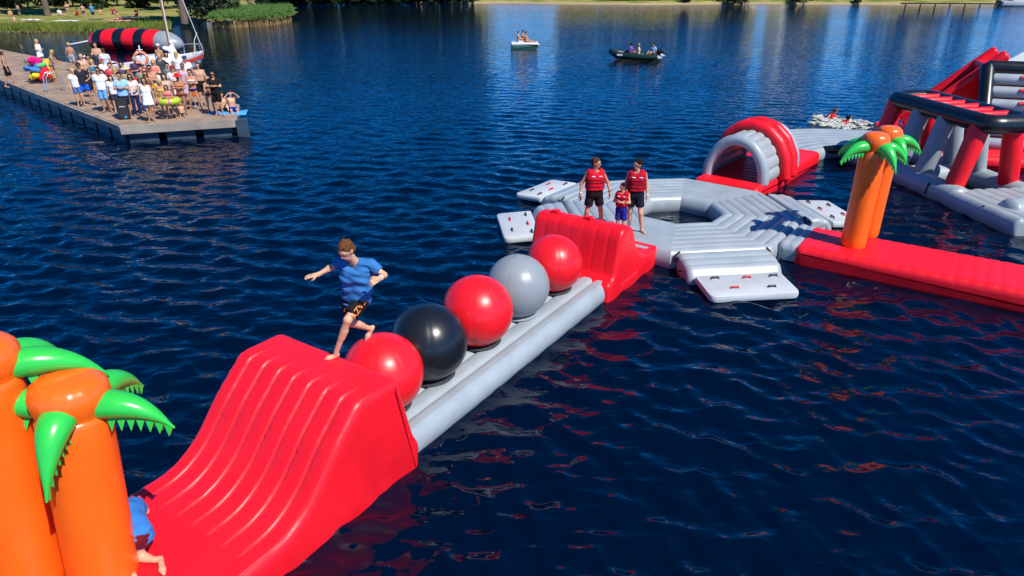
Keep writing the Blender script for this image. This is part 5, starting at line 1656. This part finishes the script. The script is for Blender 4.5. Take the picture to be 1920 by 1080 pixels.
def shore(name, pts, inland, hs):
    """pts: shoreline from left to right; rows offset along inland direction"""
    v, f = [], []
    m = len(pts)
    rnd = random.Random(3)
    fine = []
    for i in range(m - 1):
        for k in range(8): fine.append(pts[i].lerp(pts[i + 1], k / 8))
    fine.append(pts[-1])
    fine = [p + Vector((rnd.uniform(-.4, .4), rnd.uniform(-.4, .4), 0)) for p in fine]
    for (d, z) in hs:
        for p in fine:
            q = p + inland * d
            v.append((q.x, q.y, z + (rnd.uniform(-.06, .06) if d > 1 else 0)))
    n = len(fine)
    for i in range(len(hs) - 1):
        for k in range(n - 1): f.append((i * n + k, i * n + k + 1, (i + 1) * n + k + 1, (i + 1) * n + k))
    return struct(mk(name, v, f, GRASS, None, 60))
HS = [(-2, -0.5), (0, -0.02), (0.8, 0.10), (2.2, 0.22), (4, 0.45), (9, 0.75), (18, 1.0), (40, 1.3), (90, 2.0), (400, 6.0)]
shore('grassy_bank', [Vector((-150, 72, 0)), Vector((-90, 72, 0)), P(0, 61), P(110, 58), P(210, 55), P(295, 50), P(350, 45), P(385, 40), P(405, 30)], Vector((-0.45, 0.9, 0)), HS)
shore('far_shore', [P(-300, 6), P(200, 5), P(420, 9), P(560, 5), P(700, 6), P(960, 6), P(1200, 9), P(1400, 7), P(1600, 8), P(1800, 9), P(2000, 9), P(2300, 8)], Vector((0, 1, 0)), [(-2, -0.5), (-0.2, -0.02), (0.3, 0.28), (1.0, 0.5), (4, 0.6), (9, 0.75), (18, 1.0), (40, 1.3), (90, 2.0), (400, 6.0)])

# ---- leaves, trees, reeds
def leaf_mat(name, c0, c1):
    m = bpy.data.materials.new(name)
    m.use_nodes = True
    nt = m.node_tree; b = nt.nodes['Principled BSDF']
    b.inputs['Roughness'].default_value = 0.7; b.inputs['Specular IOR Level'].default_value = 0.2
    g = nt.nodes.new('ShaderNodeTexCoord')
    n = nt.nodes.new('ShaderNodeTexNoise'); n.inputs['Scale'].default_value = 0.9; n.inputs['Detail'].default_value = 5
    nt.links.new(g.outputs['Object'], n.inputs['Vector'])
    cr = nt.nodes.new('ShaderNodeValToRGB')
    cr.color_ramp.elements[0].position, cr.color_ramp.elements[0].color = 0.35, c0
    cr.color_ramp.elements[1].position, cr.color_ramp.elements[1].color = 0.68, c1
    nt.links.new(n.outputs['Fac'], cr.inputs['Fac'])
    nt.links.new(cr.outputs[0], b.inputs['Base Color'])
    tr = nt.nodes.new('ShaderNodeBsdfTranslucent'); nt.links.new(cr.outputs[0], tr.inputs['Color'])
    mx = nt.nodes.new('ShaderNodeMixShader'); mx.inputs[0].default_value = 0.25
    out = nt.nodes['Material Output']
    nt.links.new(b.outputs[0], mx.inputs[1]); nt.links.new(tr.outputs[0], mx.inputs[2]); nt.links.new(mx.outputs[0], out.inputs['Surface'])
    return m
LEAFD = leaf_mat('leaf_dark', (0.016, 0.035, 0.010, 1), (0.05, 0.085, 0.022, 1))
LEAFM = leaf_mat('leaf_mid', (0.03, 0.065, 0.012, 1), (0.09, 0.14, 0.03, 1))
LEAFS = leaf_mat('leaf_silver', (0.035, 0.055, 0.022, 1), (0.15, 0.17, 0.085, 1))
BARK = pmat('bark', (0.16, 0.12, 0.09, 1), 0.9, 0.1, 0, (0.8, 0.05, (5, 5, 1), 4), 0.25, 2)
def crown_mesh(seed, rx, ry, rz, zc, n, size, clumps=26):
    rnd = np.random.RandomState(seed)
    cc = rnd.randn(clumps, 3); cc /= np.linalg.norm(cc, axis=1, keepdims=True); cc *= (0.35 + 0.55 * rnd.rand(clumps, 1))
    cr_ = 0.22 + 0.2 * rnd.rand(clumps)
    pick = rnd.randint(0, clumps, n)
    d = rnd.randn(n, 3); d /= np.linalg.norm(d, axis=1, keepdims=True)
    pts = cc[pick] + d * (cr_[pick] * (0.55 + 0.5 * rnd.rand(n)))[:, None]
    pts = pts * np.array([rx, ry, rz]) + np.array([0, 0, zc])
    a = rnd.randn(n, 3); a /= np.linalg.norm(a, axis=1, keepdims=True)
    b = np.cross(a, d + 0.6 * rnd.randn(n, 3)); b /= np.maximum(np.linalg.norm(b, axis=1, keepdims=True), 1e-6)
    s = size * (0.6 + 0.8 * rnd.rand(n, 1))
    V = np.stack([pts - a * s, pts + b * s * .6, pts + a * s, pts - b * s * .6], 1).reshape(-1, 3)
    F = np.arange(4 * n).reshape(-1, 4)
    me = bpy.data.meshes.new('crown')
    me.vertices.add(4 * n); me.vertices.foreach_set('co', V.ravel())
    me.loops.add(4 * n); me.loops.foreach_set('vertex_index', F.ravel())
    me.polygons.add(n); me.polygons.foreach_set('loop_start', np.arange(0, 4 * n, 4)); me.polygons.foreach_set('loop_total', np.full(n, 4))
    me.update(calc_edges=True)
    return me
def trunk_mesh(seed, h, r, spread):
    rnd = random.Random(seed)
    b = MB()
    b.tube([(0, 0, -0.3), (rnd.uniform(-.1, .1), rnd.uniform(-.1, .1), h * .35), (rnd.uniform(-.25, .25), rnd.uniform(-.2, .2), h * .7), (0, 0, h)], [r * 1.15, r * .9, r * .65, r * .25], 10)
    for k in range(5):
        a = rnd.uniform(0, 2 * pi)
        z = h * rnd.uniform(.4, .75)
        b.tube([(0, 0, z), (math.cos(a) * spread * .5, math.sin(a) * spread * .5, z + h * .18), (math.cos(a) * spread, math.sin(a) * spread, z + h * .28)], [r * .45, r * .3, r * .1], 7)
    me = bpy.data.meshes.new('trunk')
    me.from_pydata(b.v, [], b.f)
    return me
KINDS = {}
for nm, args, ta_, lm in (('tall', (11, 3.6, 3.6, 5.0, 8.5, 5200, 0.24), (11, 9.0, .26, 2.2), LEAFM), ('round', (12, 4.2, 4.2, 3.8, 6.2, 5200, 0.24), (12, 6.5, .3, 2.4), LEAFD),
                          ('far', (15, 4.8, 4.0, 5.4, 4.1, 6500, 0.27, 44), (15, 7.0, .22, 2.4), LEAFD), ('bush', (13, 2.6, 2.6, 1.9, 1.75, 3200, 0.17), (13, 2.2, .12, 1.2), LEAFD), ('low', (14, 3.0, 3.0, 2.3, 2.3, 3600, 0.18), (14, 2.6, .14, 1.4), LEAFM)):
    c = crown_mesh(*args); c.materials.append(lm)
    t = trunk_mesh(*ta_); t.materials.append(BARK)
    KINDS[nm] = (t, c)
def tree(kind, x, y, z, s, rz, label, cat, group, name=None):
    e = empty(name or ('tree' if kind in ('tall', 'round') else 'shrub'), (x, y, z), rz, label, cat, group)
    for nm, me in zip(('trunk', 'crown'), KINDS[kind]):
        o = bpy.data.objects.new(nm, me); COL.objects.link(o); o.parent = e
        o.scale = (s, s, s)
    return e
# big silvery willow beside the mast
wl = empty('willow_tree', (-35.2, 88.0, 0.2), 0, 'dense silvery green willow hanging to the water behind the mast', 'tree')
me = crown_mesh(21, 4.2, 3.6, 4.4, 4.0, 11000, 0.17, 40); me.materials.append(LEAFS)
o = bpy.data.objects.new('crown', me); COL.objects.link(o); o.parent = wl
me = trunk_mesh(22, 5.5, .3, 2.0); me.materials.append(BARK)
o = bpy.data.objects.new('trunk', me); COL.objects.link(o); o.parent = wl
rnd = random.Random(5)
# lawn trees
for (u, v, k, s, lab) in ((90, 29, 'tall', 1.25, 'lawn tree with a bare slanting trunk among the sunbathers'), (345, 36, 'round', 1.2, 'dark round tree left of the willow'), (-60, 30, 'round', 1.3, 'round tree beyond the left picture edge')):
    p = P(u, v, 0.9)
    e = tree(k, p.x, p.y, 0.85, s, rnd.uniform(0, 6), lab, 'tree', 'trees on the lawn')
HN = ['leftmost', 'second', 'third', 'fourth', 'fifth', 'sixth', 'seventh', 'eighth', 'ninth', 'tenth', 'eleventh', 'twelfth']
for i in range(11):
    u = -30 + 42 * i
    p = P(u, 13 + (i % 3) * 2, 1.0)
    tree('bush' if i % 2 else 'low', p.x, p.y, 0.9, rnd.uniform(.85, 1.15), rnd.uniform(0, 6), 'green shrub behind the lawn, %s from the left in the hedge row' % HN[i], 'shrub', 'hedge behind the lawn')
for i in range(9):
    u = -20 + 58 * i
    p = P(u, 4, 1.2) + Vector((0, rnd.uniform(0, 8), 0))
    tree('tall' if i % 3 == 0 else 'round', p.x, p.y, 1.2, rnd.uniform(.95, 1.25), rnd.uniform(0, 6), 'tall tree behind the lawn hedge, %s from the left' % HN[i], 'tree', 'trees behind the lawn')
# trees on the far shore: only their feet and their reflections show
T1 = ['first'] + HN[1:]
ORD = T1 + ['thirteenth', 'fourteenth', 'fifteenth', 'sixteenth', 'seventeenth', 'eighteenth', 'nineteenth', 'twentieth'] + ['twenty-' + w for w in ('first', 'second', 'third', 'fourth', 'fifth', 'sixth', 'seventh')]
far_us = [500, 535, 575, 610, 650, 690, 725, 765, 800, 840, 875, 1075, 1110, 1150, 1185, 1225, 1260, 1300, 1345, 1395, 1520, 1560, 1680, 1730, 1790, 1850]
for i, u in enumerate(far_us):
    p = P(u, 3, 0.5)
    s = rnd.uniform(1.15, 1.5) if u < 900 else (rnd.uniform(.7, .95) if u < 1420 else rnd.uniform(.5, .7))
    e = tree('far', p.x, p.y + rnd.uniform(4, 8), 0.6, s, rnd.uniform(0, 6), 'leafy tree on the far shore, %s from the left along the top edge' % ORD[i], 'tree', 'trees along the far shore', 'tree')
for i, u in enumerate([500, 550, 600, 650, 700, 750, 800, 850, 1290, 1380, 1500, 1620]):
    p = P(u, 4.5, 0.4)
    tree('bush', p.x, p.y + 2.5, 0.35, rnd.uniform(.75, 1.0) if u < 900 else rnd.uniform(.35, .55), rnd.uniform(0, 6), 'low bush on the far waterline at the top edge, %s from the left' % HN[i], 'shrub', 'bushes along the far waterline')
# pale blocks of flats behind the far shore (seen as pale reflections)
for i, (u, w, h) in enumerate(((1480, 3.2, 13), (1610, 4.5, 15), (1890, 3.2, 13))):
    p = P(u, 1, 0)
    e = empty('apartment_block', (p.x, p.y + 34, 1.0), 0, 'pale block of flats behind the far shore, %s of three' % ['left', 'middle', 'right'][i], 'building', 'flats behind the far shore')
    MB().box(-w, w, -5, 5, 0, h).build('wall', pmat('pale_render', (0.72, 0.70, 0.66, 1), 0.8, 0.2, var=0.05), e, 0)
    MB().box(-w - .3, w + .3, -5.3, 5.3, h + .003, h + .5).build('roof', pmat('roof_grey', (0.2, 0.2, 0.2, 1), 0.8), e, 0)
    wm = None
    for r in range(int(h / 3)):
        for c in range(int(w * 2 / 3)):
            if wm is None:
                ob = MB().box(-.7, .7, -.06, .02, 0, 1.4).build('window', pmat('window_glass', (0.05, 0.07, 0.09, 1), 0.1), e, 0)
                wm = ob.data
            else:
                ob = bpy.data.objects.new('window', wm); COL.objects.link(ob); ob.parent = e
            ob.location = (-w + 1.6 + c * 3, -5.0, 1.0 + r * 3)
# reeds
def reeds():
    rnd = np.random.RandomState(8)
    V, F = [], []
    front = [P(398, 51), P(440, 52), P(500, 49), P(545, 41)]
    n = 9000
    for i in range(n):
        t = rnd.rand() * 2.999
        k = int(t)
        a = front[k].lerp(front[k + 1], t - k)
        q = rnd.rand() ** 1.3
        wid = 14 * (1 - (t / 3) ** 2 * .75)
        x, y = a.x - 0.25 * q * wid, a.y + q * wid
        h = 1.1 + 0.7 * rnd.rand() + 0.5 * q
        ang = rnd.rand() * 2 * pi
        dx, dy = math.cos(ang) * .035, math.sin(ang) * .035
        lx, ly = rnd.randn() * .16, rnd.randn() * .16
        b = len(V)
        V += [(x - dx, y - dy, -.1), (x + dx, y + dy, -.1), (x + dx + lx * .3, y + dy + ly * .3, h * .6), (x - dx + lx * .3, y - dy + ly * .3, h * .6), (x + lx, y + ly, h)]
        F += [(b, b + 1, b + 2, b + 3), (b + 3, b + 2, b + 4)]
        if rnd.rand() < .8:
            for s in (1, -1):
                c = len(V)
                px, py = rnd.randn() * .2, rnd.randn() * .2
                z0 = h * (.45 + .35 * rnd.rand())
                V += [(x + lx * .2, y + ly * .2, z0), (x + px + .05, y + py, z0 + .25), (x + px * 2, y + py * 2, z0 + .12)]
                F.append((c, c + 1, c + 2))
    m = bpy.data.materials.new('reed')
    m.use_nodes = True
    nt = m.node_tree; b = nt.nodes['Principled BSDF']; b.inputs['Roughness'].default_value = .7
    tc = nt.nodes.new('ShaderNodeTexCoord'); sx = nt.nodes.new('ShaderNodeSeparateXYZ'); nt.links.new(tc.outputs['Object'], sx.inputs[0])
    cr = nt.nodes.new('ShaderNodeValToRGB')
    el = cr.color_ramp.elements
    el[0].position, el[0].color = 0.28, (0.30, 0.20, 0.08, 1)
    el[1].position, el[1].color = 0.50, (0.09, 0.19, 0.03, 1)
    mr = nt.nodes.new('ShaderNodeMapRange'); mr.inputs['From Max'].default_value = 2.0
    nt.links.new(sx.outputs['Z'], mr.inputs['Value']); nt.links.new(mr.outputs[0], cr.inputs['Fac']); nt.links.new(cr.outputs[0], b.inputs['Base Color'])
    o = mk('reed_bed', V, F, m, None, 0)
    o['kind'] = 'stuff'; o['label'] = 'green reed bed with straw coloured stems at the waterline'
reeds()
def tall_grass():
    rnd = np.random.RandomState(9)
    V, F = [], []
    for i in range(7000):
        u = -80 + 400 * rnd.rand()
        v = 46 + 8 * rnd.rand() - max(0, (u - 200)) * .03
        p = P(u, v, 0.45)
        h = .25 + .45 * rnd.rand()
        w = .05
        a = rnd.rand() * 2 * pi
        b = len(V)
        V += [(p.x - w * math.cos(a), p.y - w * math.sin(a), .2), (p.x + w * math.cos(a), p.y + w * math.sin(a), .2), (p.x + rnd.randn() * .12, p.y + rnd.randn() * .12, .35 + h)]
        F.append((b, b + 1, b + 2))
    o = mk('tall_grass', V, F, leaf_mat('grass_blade', (0.10, 0.16, 0.025, 1), (0.26, 0.30, 0.05, 1)), None, 0)
    o['kind'] = 'stuff'; o['label'] = 'tall green grass along the bank above the waterline'
tall_grass()

# ---- sunbathers on the lawn
LAWN = [
 (21, 31, 1.7, 'ground', 'knee', 30, 1, 'blond', (('band', (200, 160, 60)), ('briefs', (40, 40, 40))), 'sunbather sitting on the lawn near the left picture edge'),
 (38, 31, 1.45, 'stand', 'down', 170, 2, 'brown', (('shorts', (70, 80, 100)),), 'boy in grey shorts standing on the lawn left of the tree trunk'),
 (29, 44, 1.7, 'flat', 'prop', 80, 2, 'brown', (('briefs', (120, 40, 50)),), 'sunbather stretched out on the grass nearest the water'),
 (113, 30, 1.7, 'ground', 'knee', 60, 1, 'dark', (('tshirt', (222, 225, 230)), ('shorts', (200, 200, 205))), 'person in white sitting on the lawn right of the tree trunk'),
 (130, 32, 1.7, 'stand', 'crossed', 10, 1, 'brown', (('band', (210, 200, 190)), ('briefs', (210, 205, 195))), 'standing woman in white bikini on the lawn'),
 (146, 30, 1.7, 'ground', 'knee', -60, 1, 'dark', (('tshirt', (190, 20, 45)), ('shorts', (30, 30, 40))), 'person in red top sitting on the lawn'),
 (160, 38, 1.72, 'apart', 'hips', 175, 2, 'ginger', (('shorts', (60, 60, 66), .3),), 'standing bather with hands on hips seen from behind on the lawn'),
 (177, 38, 1.72, 'stand', 'down', 170, 0, 'blond', (('tshirt', (60, 150, 205)), ('shorts', (40, 35, 50))), 'standing person in light blue shirt on the lawn'),
 (189, 28, 1.6, 'ground', 'knee', 40, 1, 'brown', (('briefs', (50, 40, 40)),), 'small sunbather sitting right of the light blue shirt'),
 (213, 27, 1.75, 'ground', 'knee', 20, 1, 'dark', (('tshirt', (150, 20, 40)), ('shorts', (30, 35, 70))), 'person in dark red sitting in the right lawn group'),
 (222, 37, 1.7, 'flat', 'prop', -70, 2, 'brown', (('band', (215, 40, 50)), ('briefs', (215, 40, 50))), 'sunbather in red bikini lying on a towel'),
 (257, 29, 1.75, 'ground', 'knee', -20, 1, 'dark', (('tshirt', (30, 28, 34)), ('shorts', (30, 28, 34))), 'person in black sitting in the tree shade'),
]
for (u, v, H, lg, ar, fz, sk, hr, wear, lab) in LAWN:
    p = P(u, v, 0.75)
    z = 0.55 if v > 40 else 0.80
    p = P(u, v, z)
    figure('person', stand(H, ar, lg), lab, sk, hr, wear, (p.x, p.y, z), R(fz), 0.05, 'short', 'sunbathers on the lawn')
for i, (u, v, w, rgb, lab) in enumerate(((60, 37, 2.3, (215, 205, 215), 'pale towels spread left of the tree trunk'), (125, 39, 2.6, (225, 215, 205), 'cream blanket in front of the standing woman in bikini'), (225, 39, 2.4, (220, 150, 150), 'pink towel under the lying sunbather'), (245, 32, 2.0, (205, 175, 205), 'lilac towel near the tree shade'), (180, 37, 1.4, (60, 65, 80), 'dark bag and clothes beside the light blue shirt'))):
    p = P(u, v, 0.85)
    vv, ff = [], []
    for a in range(9):
        for b_ in range(5):
            vv.append((-w / 2 + w * a / 8, -0.6 + 1.2 * b_ / 4, 0.03 + 0.04 * math.sin(a * 2.1 + b_ * 1.3 + i)))
    for a in range(8):
        for b_ in range(4): ff.append((a * 5 + b_, (a + 1) * 5 + b_, (a + 1) * 5 + b_ + 1, a * 5 + b_ + 1))
    t = mk('beach_towel', vv, ff, cloth(rgb), None, 60, (p.x, p.y, 0.86))
    md = t.modifiers.new('thick', 'SOLIDIFY'); md.thickness = 0.03
    t.rotation_euler = (0, 0, R(-12 + 9 * i))
    tag(t, lab, 'towel', 'towels on the lawn')

# ---- far dock and motor boat at the top right
def far_edge():
    a, b = P(1690, 11, 0), P(1872, 12, 0)
    e = empty('far_dock', a, math.atan2((b - a).y, (b - a).x), 'low dark dock along the far shore at upper right', 'dock')
    L = (b - a).length
    MB().box(0, L, -0.6, 0.6, 0.3, 0.5).build('deck', pmat('dock_dark', (0.05, 0.04, 0.035, 1), 0.8), e)
    x = 0.5
    while x < L:
        MB().tube([(x, -0.45, -0.5), (x, -0.45, 0.3)], 0.12, 8).build('pile', pmat('dock_dark', (0, 0, 0, 1)), e)
        x += 2.4
    c = P(1906, 12, 0)
    e = empty('motor_boat', (c.x, c.y, 0), R(4), 'white motor boat moored at the upper right corner', 'motor boat')
    st = [(-3.2, 0.95, .85, -.1), (-1, 1.15, .9, -.25), (1.2, 1.1, 1.0, -.25), (2.8, .6, 1.15, 0.0), (3.6, .04, 1.25, .6)]
    v, f = [], []
    for (x, w, zt, zb) in st:
        for j in range(9):
            t = j / 8 * pi
            v.append((x, w * math.cos(t), zt + (zb - zt) * math.sin(t) ** .6))
    for i in range(4):
        for j in range(8): f.append((i * 9 + j, (i + 1) * 9 + j, (i + 1) * 9 + j + 1, i * 9 + j + 1))
    f.append(tuple(range(9)))
    mk('hull', v, f, WHITEP, e, 50)
    mk('deck', [(x, s * w * .97, zt - .02) for (x, w, zt, zb) in st for s in (1, -1)], [(2 * i, 2 * i + 1, 2 * i + 3, 2 * i + 2) for i in range(4)], WHITEP, e, 0)
    cv, cf = prism(rounded([(-1.5, .9), (1.6, .95), (.8, 1.8), (-1.3, 1.9)], .15, 4, .3), 1.6, 'y', .15, start=-.8)
    mk('cabin', cv, cf, WHITEP, e, 50)
    MB().box(-1.0, 0.7, -.83, -.802, 1.25, 1.65).build('cabin_window', pmat('window_glass', (0, 0, 0, 1)), e)
    MB().box(-3.7, -3.2, -.3, .3, 0.1, 1.0).build('outboard_motor', pmat('motor_black', (0, 0, 0, 1)), e)
far_edge()
